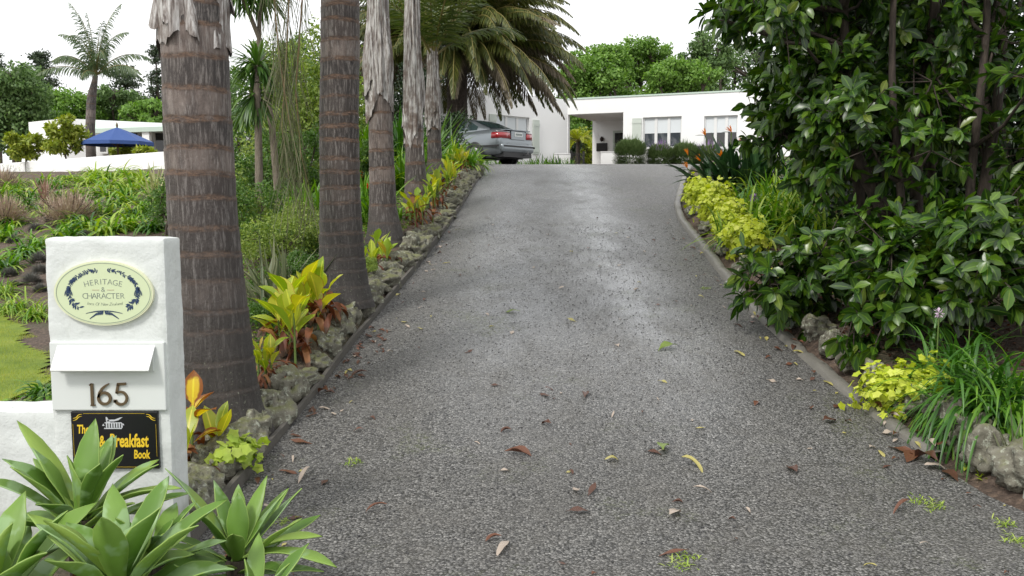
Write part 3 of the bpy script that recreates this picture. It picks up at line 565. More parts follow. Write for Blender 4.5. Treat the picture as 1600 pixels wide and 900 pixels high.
# black and yellow guide-book sign
bx0, bx1, bz1, bz0 = px2(106), px2(242.5), pz(642), pz(731)
g = Geo(); g.add(*box(bx0, bx1, PY - .014, PY + .004, bz0, bz1)); g.xf(loc); bs = g.obj('black_sign', M['black'], pil, smooth=False, bevel=.003)
yb = PY - .0145; bcx = (bx0 + bx1) / 2; g = Geo()
def bt(txt, size, px, py, xs, shear=.1, off=.0012, rot=0):
    V, Fc = text_geo(txt, size, xs, shear, off, .0006); put(g, V, Fc, px2(px), yb, pz(py), rot)
bt('The', .052, 125, 670, .62); bt('Bed&', .068, 143, 689, .56, off=.0016); bt('Breakfast', .078, 196.5, 688, .56, off=.0020); bt('Book', .052, 216, 709, .60)
g.xf(loc); g.obj('lettering', M['yellow'], bs, smooth=False)
g = Geo(); e = .008
fr = [(bx0 + e, bz0 + e), (bx1 - e, bz0 + e), (bx1 - e, bz1 - e), (bx0 + e, bz1 - e), (bx0 + e, bz0 + e)]
for a, b_ in zip(fr[:-1], fr[1:]):
    a, b_ = np.array(a), np.array(b_); t_ = (b_ - a) / np.linalg.norm(b_ - a) * .045; g.add(*line([a + t_, b_ - t_], .0008, yb + .0004))
for cx, cz, fx in ((bx0 + .028, bz1 - .024, 1), (bx1 - .028, bz1 - .024, -1), (bx1 - .028, bz0 + .024, 1), (bx0 + .028, bz0 + .024, -1)):
    for k in (-1, 1):
        u = np.linspace(-1, 1, 14); p = np.stack([cx + fx * u * .019, cz + .0045 * k + .007 * np.tanh(u * 3) * 1 + .002 * u], 1); g.add(*stroke(p, .0034 * (1 - .7 * abs(u)), yb - .0006, yb))
g.xf(loc); g.obj('scroll_border', M['yellow'], bs, smooth=False)
g = Geo(); hx, hz = px2(172), pz(662)
def hp(poly): V, Q, T = prism([(hx + a * s_, hz + b_ * s_) for a, b_ in poly], yb - .0008, yb); g.add(V, Q, T)
hp([(-13, 2), (14, 2), (14, 3.4), (-13, 3.4)]); hp([(-10, 3.4), (-11, 12), (-9, 12), (-4, 3.4)]); hp([(-9, 5), (2, 5), (9, 7), (16, 12), (11, 11), (3, 8), (-8, 7.6)])
for k in range(-11, 14, 4): hp([(k, -5), (k + 2.2, -5), (k + 2.2, 2), (k, 2)])
hp([(-14, -7), (14, -7), (14, -5.4), (-14, -5.4)]); hp([(-17, -2), (-13, -2), (-15, 1.5)]); hp([(14, -1), (18, -1), (16, 2)])
g.xf(loc); g.obj('cottage_emblem', M['silver'], bs, smooth=False)
g = Geo()
for a, b_ in ((bx0 + .006, bz1 - .006), (bx1 - .006, bz1 - .006), (bx0 + .006, bz0 + .006), (bx1 - .006, bz0 + .006)): V, Q, T = prism([(a + .0035 * math.cos(q), b_ + .0035 * math.sin(q)) for q in np.linspace(0, 6.28, 9)[:-1]], yb - .002, yb); g.add(V, Q, T)
g.xf(loc); g.obj('screw', M['trim'], bs, smooth=False)
# low wall running off to the left, and the gate post across the drive
zw = pz(632, 3.86); g = rough_box(-4.6, px2(78), PY + .03, PY + .03 + .22, -.1, zw, .03, .008, 9, .016)
tag(g.obj('garden_wall', M['plaster']), 'low white plastered wall running into the letterbox pillar', 'wall')
xg = float(ray(1597.5, 700)[0]) * 4.55 + .012
g = rough_box(xg, xg + .42, 4.35, 4.55, -.1, 1.45, .03, .006, 5, .012); tag(g.obj('gate_post', M['plaster']), 'white plastered gate post cut off at the edge of the drive entrance', 'gate post')

# ------------------------------------------------------------------ main house
def local_frame(A, B):
    """wall frame from A to B (x along the wall, y into the house)"""
    A = np.array(A, float); B = np.array(B, float); d = (B - A)[:2]; Ln = np.linalg.norm(d); d /= Ln; nn = np.array([-d[1], d[0]])
    def f(V): V = np.asarray(V, float); return np.column_stack([A[0] + V[:, 0] * d[0] + V[:, 1] * nn[0], A[1] + V[:, 0] * d[1] + V[:, 1] * nn[1], V[:, 2]])
    def inv(px, off=0):
        r = ray(px, 300)[:2]
        # intersection of ray with line A+s*d (+off normal)
        P0 = A[:2] + nn * off; m = np.array([[r[0], -d[0]], [r[1], -d[1]]]); t_, s = np.linalg.solve(m, P0); return s, t_ * r[1]
    return f, inv, Ln
def wall_with_holes(x0, x1, z0, z1, holes, th=.25):
    """boxes around rectangular holes [(xa, xb, za, zb)]"""
    g = Geo(); xsb = sorted({x0, x1, *[h[0] for h in holes], *[h[1] for h in holes]})
    for a, b_ in zip(xsb[:-1], xsb[1:]):
        hs = sorted([(h[2], h[3]) for h in holes if h[0] <= a and h[1] >= b_]); z = z0
        for p, q in hs:
            if p > z: g.add(*box(a, b_, 0, th, z, p))
            z = q
        if z1 > z: g.add(*box(a, b_, 0, th, z, z1))
    return g
X0a = float(at(552, 240, 34.0)[0])
ZR = float(at(883, 155, 40)[2]); ZB = 2.7
house = empty('house', (2.4, 40, 3.1), label='long low white flat roofed house with a recessed porch at the top of the drive', cat='house')
def hobj(g, name, m, parent=house, f=None, **kw):
    if f: g.xf(f)
    o_ = np.array([2.4, 40, 3.1]); g.xf(lambda V: V - o_); return g.obj(name, m, parent, smooth=False, **kw)
A = (2.45, 40.0); B = (12.6, 35.6); fr_, ir, Lr = local_frame(A, B)
C0 = (-2.95, 35.04); fl_, il, Ll = local_frame(C0, (2.45, 40.0))
def zat(py, Y): return float(at(0, py, Y)[2])
def window(inv, f, pxa, pxb, pyt, pyb, nl, blind=.5, dark='pane', sill=True):
    xa, Ya = inv(pxa); xb, Yb = inv(pxb); zt = zat(pyt, (Ya + Yb) / 2); zb = zat(pyb, (Ya + Yb) / 2)
    return xa, xb, zb, zt
wins = []
W1 = window(ir, fr_, 1003, 1063, 182.5, 231, 3); W2 = window(ir, fr_, 1098, 1150, 180.5, 231, 3)
pa, _ = ir(884.5); pb, _ = ir(972.5); zs = zat(176.5, 39.3)
W3 = window(il, fl_, 776, 827, 181.5, 236, 3); 
g = wall_with_holes(.0, Lr, ZB, ZR, [W1, W2, (.02, pb, ZB, zs)]); hobj(g, 'front_wall', M['house'], f=fr_)
g = wall_with_holes(0, Ll - .0, ZB, ZR - .02, [W3]); hobj(g, 'wing_wall', M['house'], f=fl_)
# body behind, roof and parapet cap
g = Geo(); g.add(*box(pb + .0, Lr, .25, .5, ZB, ZR - .01)); g.add(*box(0, Lr, 9, 9.25, ZB, ZR - .05)); g.add(*box(Lr - .25, Lr, .25, 9, ZB, ZR - .03)); hobj(g, 'rear_wall', M['house'], f=fr_)
g = Geo(); g.add(*box(-.2, Lr + .05, .26, 9.2, ZR - .42, ZR - .3)); hobj(g, 'roof', M['house'], f=fr_)
g = Geo(); g.add(*box(0.0, Ll - .4, .26, 6, ZR - .44, ZR - .32)); hobj(g, 'roof', M['house'], f=fl_)
g = Geo(); g.add(*box(0, Lr + .04, -.03, .0, ZR - .03, ZR + .035)); g.add(*box(0, Lr + .04, 0, .3, ZR + .003, ZR + .035)); hobj(g, 'parapet_cap', M['grn'], f=fr_)
def fit_window(W, f, nl, blind, dk):
    xa, xb, zb, zt = W; fr = Geo(); y = .13; t_ = .05
    for a, b_, c, d in ((xa, xb, zt - t_, zt - .001), (xa, xb, zb + .001, zb + t_), (xa + .001, xa + t_, zb + t_, zt - t_), (xb - t_, xb - .001, zb + t_, zt - t_)): fr.add(*box(a, b_, y - .04, y + .03, c, d))
    for k in range(1, nl): xm = xa + (xb - xa) * k / nl; fr.add(*box(xm - .06, xm + .06, y - .045, y + .028, zb + t_, zt - t_))
    wn = hobj(fr, 'window', M['white'], f=f)
    o_ = np.array([2.4, 40, 3.1])
    for k in range(nl):
        a = xa + (xb - xa) * k / nl + .05; b_ = xa + (xb - xa) * (k + 1) / nl - .05; g = Geo(); g.add(*box(a, b_, y, y + .01, zb + .04, zt - .04)); hobj(g, 'pane', M[dk], wn, f)
        if blind: g = Geo(); g.add(*box(a + .01, b_ - .01, y - .012, y - .004, zt - .05 - (zt - zb) * blind, zt - .05)); hobj(g, 'blind', M['blind'], wn, f)
    g = Geo(); g.add(*box(xa - .05, xb + .05, -.05, .12, zb - .05, zb)); hobj(g, 'sill', M['white'], wn, f)
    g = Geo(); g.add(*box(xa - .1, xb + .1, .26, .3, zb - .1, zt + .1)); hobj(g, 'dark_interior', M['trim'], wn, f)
fit_window(W1, fr_, 3, .48, 'pane'); fit_window(W2, fr_, 3, .48, 'pane2'); fit_window(W3, fl_, 3, .9, 'pane')
def shutter(inv, f, pxa, pxb, pyt, pyb):
    xa, Y1 = inv(pxa); xb, Y2 = inv(pxb); zt, zb = zat(pyt, Y1), zat(pyb, Y1); g = Geo()
    g.add(*box(xa, xb, -.05, -.005, zb, zt))
    for k in (.06, .82): g.add(*box(xa - .01, xb + .01, -.065, -.048, zb + (zt - zb) * k, zb + (zt - zb) * (k + .08)))
    n = 4
    for k in range(1, n): xm = xa + (xb - xa) * k / n; g.add(*box(xm - .008, xm + .008, -.055, -.049, zb, zt))
    hobj(g, 'shutter', M['shutter'], f=f)
shutter(ir, fr_, 987, 1001, 185, 232); shutter(il, fl_, 764.5, 774.5, 178, 238); shutter(il, fl_, 832, 841.5, 187, 241)
# low annex seen between the palm trunks
ya = 34.0; g = wall_with_holes(0, 2.2, 2.3, zat(193, ya), [(.55, 1.15, 2.9, zat(203, ya))]); g.xf(lambda V: V + np.array([X0a, ya, 0])); hobj(g, 'annex_wall', M['house'])
g = Geo(); g.add(*box(X0a + .55, X0a + 1.15, ya + .1, ya + .14, 2.9, zat(203, ya))); hobj(g, 'window', M['pane'])
g = Geo(); g.add(*box(X0a - .3, X0a + 2.5, ya - .4, ya + 4, zat(193, ya), zat(193, ya) + .15)); hobj(g, 'annex_roof', M['white'])
# recessed porch: back wall, side wall, soffit, door, plaque, ornament
yb_ = 3.6; xbL = ir(925, 3.6)[0]
g = Geo(); g.add(*box(xbL, pb + .2, yb_, yb_ + .2, ZB, zs + .2)); g.add(*box(pb, pb + .2, .25, yb_, ZB, zs + .01)); g.add(*box(0.0, pb, .252, yb_ + .3, zs + .002, zs + .2)); hobj(g, 'porch_wall', M['house'], f=fr_)
_, Yp = ir(940, yb_)
xq = lambda px: ir(px, yb_)[0]
g = Geo(); g.add(*box(xq(957), xq(957) + 1.05, yb_ - .03, yb_, ZB, zat(205, Yp))); dr = hobj(g, 'door', M['shutter'], f=fr_)
g = Geo(); g.add(*box(xq(960), xq(960) + .75, yb_ - .05, yb_ - .031, zat(250, Yp), zat(208.5, Yp))); hobj(g, 'door_glass', M['pane2'], dr, fr_)
g = Geo(); g.add(*box(xq(931.5), xq(948.5), yb_ - .04, yb_, zat(236, Yp), zat(223.5, Yp))); pq = hobj(g, 'wall_plaque', M['plaqued'], f=fr_, bevel=.01)
g = Geo(); xc = xq(940); zc = zat(217.5, Yp)
for k in range(12):
    a = k * 2 * math.pi / 12; P_ = [(xc, yb_ - .05, zc)]; V, Q, u, tt = blades(P_, [(math.cos(a), -.35, math.sin(a))], .14, .08, 0, 3, 'lance', .2); g.add(V, Q)
V, v_ = ball(rs(1), 40, (0, 0, 0), 1); s1 = rs(2)
a_ = np.linspace(0, 2 * np.pi, 13)[:-1]; g.add(*tube([(xc, yb_ - .11, zc), (xc, yb_ - .07, zc), (xc, yb_, zc)], [.03, .09, .10], 12)[:2]); hobj(g, 'wall_ornament', M['clay'], f=fr_)
# low porch walls and the gate
def lowwall(pxa, pxb, pyt, Y, label, th=.2):
    xa, xb = float(at(pxa, 250, Y)[0]), float(at(pxb, 250, Y)[0]); g = Geo(); g.add(*box(xa, xb, Y, Y + th, 2.6, zat(pyt, Y))); g.add(*box(xa - .02, xb + .02, Y - .02, Y + th + .02, zat(pyt, Y), zat(pyt, Y) + .04)); tag(g.obj('low_wall', M['house'], smooth=False, bevel=.02), label, 'wall')
lowwall(939, 975, 238.5, 38.6, 'low white wall in front of the porch beside the lavender hedge'); lowwall(866, 892, 241.5, 38.9, 'low white wall stub left of the porch gate')
gt = empty('porch_gate', (at(893, 250, 38.7)[0], 38.7, 3.0), label='small black iron gate before the porch of the house', cat='gate'); g = Geo()
gx0, gx1 = 0, float(at(912.5, 250, 38.7)[0] - at(893.5, 250, 38.7)[0]); zt = zat(240, 38.7) - 3.0
for k in np.linspace(0, gx1, 8)[1:-1]: g.add(*tube([(k, 0, 0), (k, 0, zt + .03)], .018, 6)[:2])
for z_ in (.06, zt * .62, zt - .02): g.add(*box(0, gx1, -.012, .012, z_ - .012, z_ + .012))
g.obj('gate_leaf', M['iron'], gt, smooth=False)
for x_ in (0, gx1): g = Geo(); g.add(*box(x_ - .04, x_ + .04, -.04, .04, -.2, zt + .1)); g.obj('post', M['iron'], gt, smooth=False)

# ------------------------------------------------------------------ left bungalow, terrace wall, umbrella
Yb = 47.0
bun = empty('bungalow', (-22, Yb, 3), label='white flat roofed bungalow with a green edged verandah behind the blue umbrella', cat='house'); o_ = np.array([-22, Yb, 3.])
def X(px, Y): return float(at(px, 300, Y)[0])
def bob(g, name, m, **kw): g.xf(lambda V: V - o_); return g.obj(name, m, bun, smooth=False, **kw)
g = Geo(); xa, xm, xb = X(50, Yb), X(135, Yb), X(340, Yb)
V = np.array([(xa, Yb, 2.6), (xm, Yb - 2, 2.6), (xb, Yb + 1, 2.6), (xb, Yb + 9, 2.6), (xa, Yb + 9, 2.6)]); zr = zat(187, Yb - 1); top = V.copy(); top[:, 2] = [zat(191, Yb), zat(185, Yb - 2), zat(196.5, Yb + 1), zat(196.5, Yb + 1), zat(191, Yb)]
g.add(np.vstack([V, top]), [(i, (i + 1) % 5, (i + 1) % 5 + 5, i + 5) for i in range(5)], N=[[5, 6, 7, 8, 9]]); bob(g, 'wall', M['house'])
g = Geo(); ya = Yb - 3.2; V = [(X(152, ya), ya, zat(201, ya) - .0), (X(262, ya), ya, zat(197.5, ya)), (X(262, ya) + 2, ya, zat(197.5, ya)), (X(262, ya) + 2, Yb + .8, zat(196, Yb) - .1), (X(160, Yb), Yb - 1.5, zat(195, Yb))]; V = np.array(V)
g.add(np.vstack([V, V - [0, 0, .22]]), [(i, (i + 1) % 5, (i + 1) % 5 + 5, i + 5) for i in range(5)], N=[[0, 1, 2, 3, 4], [9, 8, 7, 6, 5]]); bob(g, 'verandah_roof', M['grn'])
for px in (229.5, 330): g = Geo(); g.add(*box(X(px, ya) - .17, X(px, ya) + .17, ya + .1, ya + .4, 2.6, zat(200, ya) - .1)); bob(g, 'column', M['house'])
for px0, px1, t_, b_ in ((157, 172, 206, 240), (196, 222, 205, 240), (244, 300, 204, 240)):
    yq = Yb - 2 + (px0 - 135) / 205 * 3 ; g = Geo(); g.add(*box(X(px0, yq), X(px1, yq), yq - .06, yq + .3, zat(b_, yq), zat(t_, yq))); wq = bob(g, 'window', M['white']); g = Geo(); g.add(*box(X(px0, yq) + .1, X(px1, yq) - .1, yq - .08, yq + .2, zat(b_, yq) + .1, zat(t_, yq) - .1)); g.xf(lambda V: V - o_); g.obj('pane', M['pane2'], wq, smooth=False)
# terrace wall
g = Geo(); wx = np.concatenate([np.linspace(-30, -11.7, 8), [-7.6]]); zt = zat(237.5, 30)
V = []
for x_ in wx: y_ = float(wallY(x_)); V += [(x_, y_, 1.2), (x_, y_, zt), (x_, y_ + .25, zt), (x_, y_ + .25, 1.2)]
Q = []
for i in range(len(wx) - 1):
    for k in range(3): Q.append((i * 4 + k, i * 4 + k + 1, i * 4 + 5 + k, i * 4 + 4 + k))
g.add(V, Q, N=[[0, 1, 2, 3], [len(V) - 1, len(V) - 2, len(V) - 3, len(V) - 4]]); tag(g.obj('terrace_wall', M['wall'], smooth=False, bevel=.02), 'long white retaining wall at the top of the planted bank', 'wall')
# umbrella
Yu = 36.5; xu = X(187, Yu); zt = zat(199, Yu); ze = zat(222, Yu); um = empty('patio_umbrella', (xu, Yu, 2.9), label='open blue canvas patio umbrella behind the white terrace wall', cat='umbrella')
g = Geo(); R0 = 53 / F * Yu; n = 8; a = np.linspace(0, 2 * np.pi, n, endpoint=False) + .2; rings = []
for q in np.linspace(0, 1, 7): rings.append(np.stack([R0 * q * np.cos(a), R0 * q * np.sin(a) , np.full(n, zt - 2.9 - (zt - ze) * (q ** 1.12))], 1))
mid = []
rr = []
for q, rg_ in zip(np.linspace(0, 1, 7), rings):
    nx_ = np.roll(rg_, -1, 0); mm = (rg_ + nx_) / 2; mm[:, 2] -= .05 * q * (1 - q) ; full = np.empty((2 * n, 3)); full[0::2] = rg_; full[1::2] = mm; rr.append(full)
rr.append(rr[-1] - [0, 0, .14]); V = np.concatenate(rr); k = 2 * n
i = np.arange(7 * k); r = i // k; c = i % k; g.add(V, np.stack([r * k + c, r * k + (c + 1) % k, (r + 1) * k + (c + 1) % k, (r + 1) * k + c], 1)); g.obj('canopy', M['canvas'], um, smooth=False)
g = Geo(); g.add(*tube([(0, 0, 0), (0, 0, zt - 2.9 + .05)], .035, 8)[:2]); g.obj('pole', M['wood'], um)
g = Geo(); g.add(*tube([(0, 0, zt - 2.86), (0, 0, zt - 2.78), (0, 0, zt - 2.7)], [.05, .045, .01], 8)[:2]); g.obj('finial', M['wood'], um)
g = Geo()
for q in a: g.add(*tube([(0, 0, ze - 2.9 - .2), (R0 * .55 * math.cos(q), R0 * .55 * math.sin(q), ze - 2.9 + .25)], .012, 5)[:2])
g.obj('rib', M['wood'], um)

# ------------------------------------------------------------------ parked car
CX, CY = X(809, 28.0), 28.0
def car():
    th = math.atan2(.62, -.785); rt = empty('parked_car', (CX, CY, float(D(28.3)) + .0), th, label='silver grey saloon car parked at the top of the drive, rear towards us', cat='car')
    # local x forward from the rear bumper (0..4.75), y to the left
    st = [ # x, half width, z bottom, z shoulder, z deck
      (0.00, .66, .42, .62, .66), (.03, .80, .34, .78, .95), (.12, .855, .28, .86, 1.02), (.45, .885, .24, .90, 1.07), (.95, .895, .22, .92, 1.06), (1.6, .90, .20, .93, 1.0), (2.6, .90, .20, .92, .98), (3.3, .895, .2, .90, .97), (3.7, .885, .22, .86, .93), (4.3, .85, .25, .76, .84), (4.6, .78, .30, .66, .72), (4.75, .62, .38, .58, .62)]
    g = Geo(); V = []; xsn = np.concatenate([[0, .015, .03, .06, .12, .2, .3], np.arange(.4, 4.4, .1), [4.45, 4.55, 4.65, 4.7, 4.75]]); S = np.array([[np.interp(x, [q[0] for q in st], [q[i] for q in st]) for i in range(1, 5)] for x in xsn])
    kk = 13
    for x, (hw, zb, zs_, zd) in zip(xsn, S):
        prof = [(0, zb), (hw * .82, zb), (hw * .95, zb + .05), (hw * .985, zb + .16), (hw, .50 * (zb + zs_) + .03), (hw * .985, zs_ - .06), (hw * .955, zs_), (hw * .90, zs_ + .5 * (zd - zs_)), (hw * .80, zs_ + .85 * (zd - zs_)), (hw * .6, zd - .005), (hw * .4, zd + .008), (hw * .2, zd + .014), (0, zd + .016)]
        # wheel arches: pull the lower side in
        V.append([(x, a, b) for a, b in prof])
    V = np.array(V); n = len(xsn)
    def grid_q(n, k): i = np.arange((n - 1) * (k - 1)); r = i // (k - 1); c = i % (k - 1); return np.stack([r * k + c, (r + 1) * k + c, (r + 1) * k + c + 1, r * k + c + 1], 1)
    Q = grid_q(n, kk); g.add(V, Q); Vm = V.copy(); Vm[..., 1] *= -1; g.add(Vm, Q[:, ::-1])
    for Vv in (V, Vm): g.add(Vv[0], N=[list(range(kk))]); g.add(Vv[-1], N=[list(range(kk))])
    body = g.obj('body', M['car'], rt)
    # greenhouse
    gh = [ # x, half width at base, half width at top, z base, z top
      (.55, .70, .66, 1.05, 1.075), (.9, .74, .62, 1.04, 1.20), (1.3, .78, .60, 1.02, 1.36), (1.6, .80, .60, 1.0, 1.425), (2.2, .81, .60, .98, 1.45), (2.7, .81, .58, .97, 1.42), (3.0, .80, .58, .965, 1.35), (3.35, .77, .62, .96, 1.15), (3.62, .72, .68, .95, .96)]
    xg = np.linspace(.55, 3.62, 30); Sg = np.array([[np.interp(x, [q[0] for q in gh], [q[i] for q in gh]) for i in range(1, 5)] for x in xg]); V = []
    for x, (a, b, z0, z1) in zip(xg, Sg): V.append([(x, a, z0 - .05), (x, a, z0), (x, a + (b - a) * .5, z0 + (z1 - z0) * .5), (x, b + .02, z1 - .05 * min(1, (z1 - z0) * 4)), (x, b - .05, z1 - .008), (x, b * .5, z1 + .01), (x, 0, z1 + .015)])
    V = np.array(V); g = Geo(); Q = grid_q(30, 7); g.add(V, Q); Vm = V.copy(); Vm[..., 1] *= -1; g.add(Vm, Q[:, ::-1]); g.obj('roof', M['car'], rt)
    def side(y, xl, xt, lo=.10, hi=.82, off=.006):   # point on the greenhouse side at fraction
        a, b, z0, z1 = [np.interp(xl, xg, Sg[:, i]) for i in range(4)]; v = xt; return (xl, y * (a + (b - a) * v + off), z0 + (z1 - z0) * v)
    for y in (1, -1):
        for xs_, nm in (((1.02, 1.42), 'quarter_window'), ((1.5, 2.15), 'rear_window'), ((2.22, 3.05), 'front_window')):
            g = Geo(); xx = np.linspace(*xs_, 6); V = np.array([[side(y, x, .06), side(y, x, .5), side(y, x, .84 if x > 1.3 else .55 + .29 * (x - 1.02) / .3)] for x in xx]); g.add(V, grid_q(6, 3)); g.obj(nm, M['carg'], rt)
    g = Geo(); V = []                                   # rear screen
    for x in np.linspace(.62, 1.42, 9):
        a, b, z0, z1 = [np.interp(x, xg, Sg[:, i]) for i in range(4)]; V.append([(x, q * (b - .06), z1 + .012 + .012 * (1 - q * q)) for q in np.linspace(-1, 1, 9)])
    V = np.array(V); g.add(V, grid_q(9, 9)[:, ::-1]); g.obj('rear_screen', M['carg'], rt)
    g = Geo(); V = []
    for x in np.linspace(2.95, 3.58, 6):
        a, b, z0, z1 = [np.interp(x, xg, Sg[:, i]) for i in range(4)]; V.append([(x, q * (b - .06), z1 + .012 + .012 * (1 - q * q)) for q in np.linspace(-1, 1, 7)])
    g.add(np.array(V), grid_q(6, 7)[:, ::-1]); g.obj('windscreen', M['carg'], rt)
    # rear end furniture
    def hw(x, z):
        a, zb, zs_, zd = [np.interp(x, xsn, S[:, i]) for i in range(4)]; return a
    for y in (1, -1):
        g = Geo(); pts = []
        for z, in_, out_ in ((.76, .38, .885), (.93, .42, .87)): pts.append([(-.015 + .0, y * in_, z), (.0, y * (in_ + .2), z), (.02, y * .74, z), (.10, y * (.845), z), (.34, y * out_, z)])
        g.add(np.array(pts), grid_q(2, 5)); g.obj('tail_lamp', M['lamp'], rt, solid=.02)
        g = Geo(); pts = []
        for z in (.932, .975): pts.append([(-.012, y * .42, z), (.01, y * .6, z), (.03, y * .74, z), (.11, y * .84, z), (.30, y * .868, z)])
        g.add(np.array(pts), grid_q(2, 5)); g.obj('reversing_lamp', M['lampw'], rt, solid=.02)
    g = Geo(); g.add(*box(-.055, .16, -.80, .80, .34, .61)); g.obj('bumper', M['car'], rt, smooth=True, bevel=.09, seg=5)
    g = Geo()
    g.add(*box(-.065, .02, -.74, .74, .50, .555)); 
    for y in (-1, 1): g.add(*box(.02, .75, y * .90 - .006, y * .90 + .006, .50, .555)); g.add(*box(1.35, 3.4, y * .905 - .006, y * .905 + .006, .50, .555))
    g.obj('rubbing_strip', M['trim'], rt, smooth=False)
    g = Geo(); g.add(*box(.0, .6, -.7, .7, .2, .37)); g.add(*box(.4, 4.3, -.8, .8, .18, .3)); g.obj('underside', M['trim'], rt, smooth=False)
    g = Geo(); g.add(*box(-.03, .0, -.36, .36, .74, .985)); g.obj('plate_recess', M['car'], rt, smooth=False)
    g = Geo(); g.add(*box(-.04, -.031, -.19, .19, .83, .96)); pl = g.obj('number_plate', M['plate'], rt, smooth=False)
    g = Geo()
    for k, w_ in ((-.13, .05), (-.065, .045), (.0, .05), (.065, .04), (.125, .05)): g.add(*box(-.044, -.041, k - w_ / 2, k + w_ / 2, .865, .925))
    g.obj('plate_mark', M['grey'], pl, smooth=False)
    g = Geo(); g.add(*box(-.02, .16, -.6, .6, 1.005, 1.04)); g.obj('boot_lip', M['car'], rt, smooth=False, bevel=.012)
    g = Geo(); g.add(*tube([(-.12, -.35, .30), (-.12, -.35, .40)], [.02, .03], 8)[:2]); g.add(*tube([(0, -.35, .28), (-.12, -.35, .30)], .02, 6)[:2]); g.obj('tow_ball', M['alloy'], rt)
    # wheels
    for x in (1.0, 3.75):
        for y in (1, -1):
            def cyl(r0, ya, yb, m, nm, par, bv=.0):
                a = np.linspace(0, 2 * np.pi, 33)[:-1]; g = Geo(); V = [(x + r_ * math.cos(q), y * yy_, .315 + r_ * math.sin(q)) for r_, yy_ in ((0, ya), (r0 * .93, ya), (r0, ya - .02), (r0, yb)) for q in a]
                i = np.arange(3 * 32); r = i // 32; c = i % 32; g.add(V, np.stack([r * 32 + c, r * 32 + (c + 1) % 32, (r + 1) * 32 + (c + 1) % 32, (r + 1) * 32 + c], 1)); return g.obj(nm, m, par)
            arch = cyl(.365, .906, .80, M['trim'], 'wheel_arch', rt); wh = cyl(.315, .912, .68, M['tyre'], 'wheel', rt); rim = cyl(.20, .915, .8, M['alloy'], 'rim', wh)
    return rt
car()
# ------------------------------------------------------------------ palms along the drive
def frond(g, P0, az, el, L, droop, nl, ll, lw, ld=.8, rr=.018, m=0, mr=1, v=.55, rng=None, seg=3, start=.12, hang=0, roll=0):
    k = 26; t = np.linspace(0, 1, k); d = dirs(np.array(az), np.array(el)); pos = np.array(P0, float); P = []; Tn = []
    for i in range(k): P.append(pos.copy()); Tn.append(d.copy()); d = nrm(d + np.array([0, 0, -droop / k * (.5 + 1.2 * t[i])])); pos = pos + d * L / k
    P = np.array(P); Tn = np.array(Tn); V, Q, _ = tube(P, rr * (1.05 - t * .9), 5, False); g.add(V, Q, m=mr, u=np.zeros(len(V)), t=np.zeros(len(V)))
    ts = np.repeat(np.linspace(start, .995, nl), 2) + rng.uniform(-.006, .006, 2 * nl); sd = np.tile([1., -1.], nl)
    b = np.stack([np.interp(ts, t, P[:, i]) for i in range(3)], 1); tg = nrm(np.stack([np.interp(ts, t, Tn[:, i]) for i in range(3)], 1))
    side0 = np.array([-math.sin(az), math.cos(az), 0.]); side = nrm(side0 - (tg @ side0)[:, None] * tg); up = np.cross(tg, side); up = np.where(up[:, 2:] < 0, -up, up)
    f = rng.uniform(-.18, .18, (2 * nl, 1)); D0 = side * sd[:, None] * (1 - v * ts[:, None] * .7) + tg * (v + .5 * ts[:, None]) + up * (.28 + f - hang)
    lf = ll * np.sin(np.pi * np.clip(ts * .82 + .16, 0, 1)) ** .7 * rng.uniform(.85, 1.1, 2 * nl)
    V, Q, u, tt = blades(b, D0, lf, lw, ld * rng.uniform(.6, 1.3, 2 * nl), seg, 'lance', .25, S=tg + 0 * D0); g.add(V, Q, m=m, u=u, t=tt)
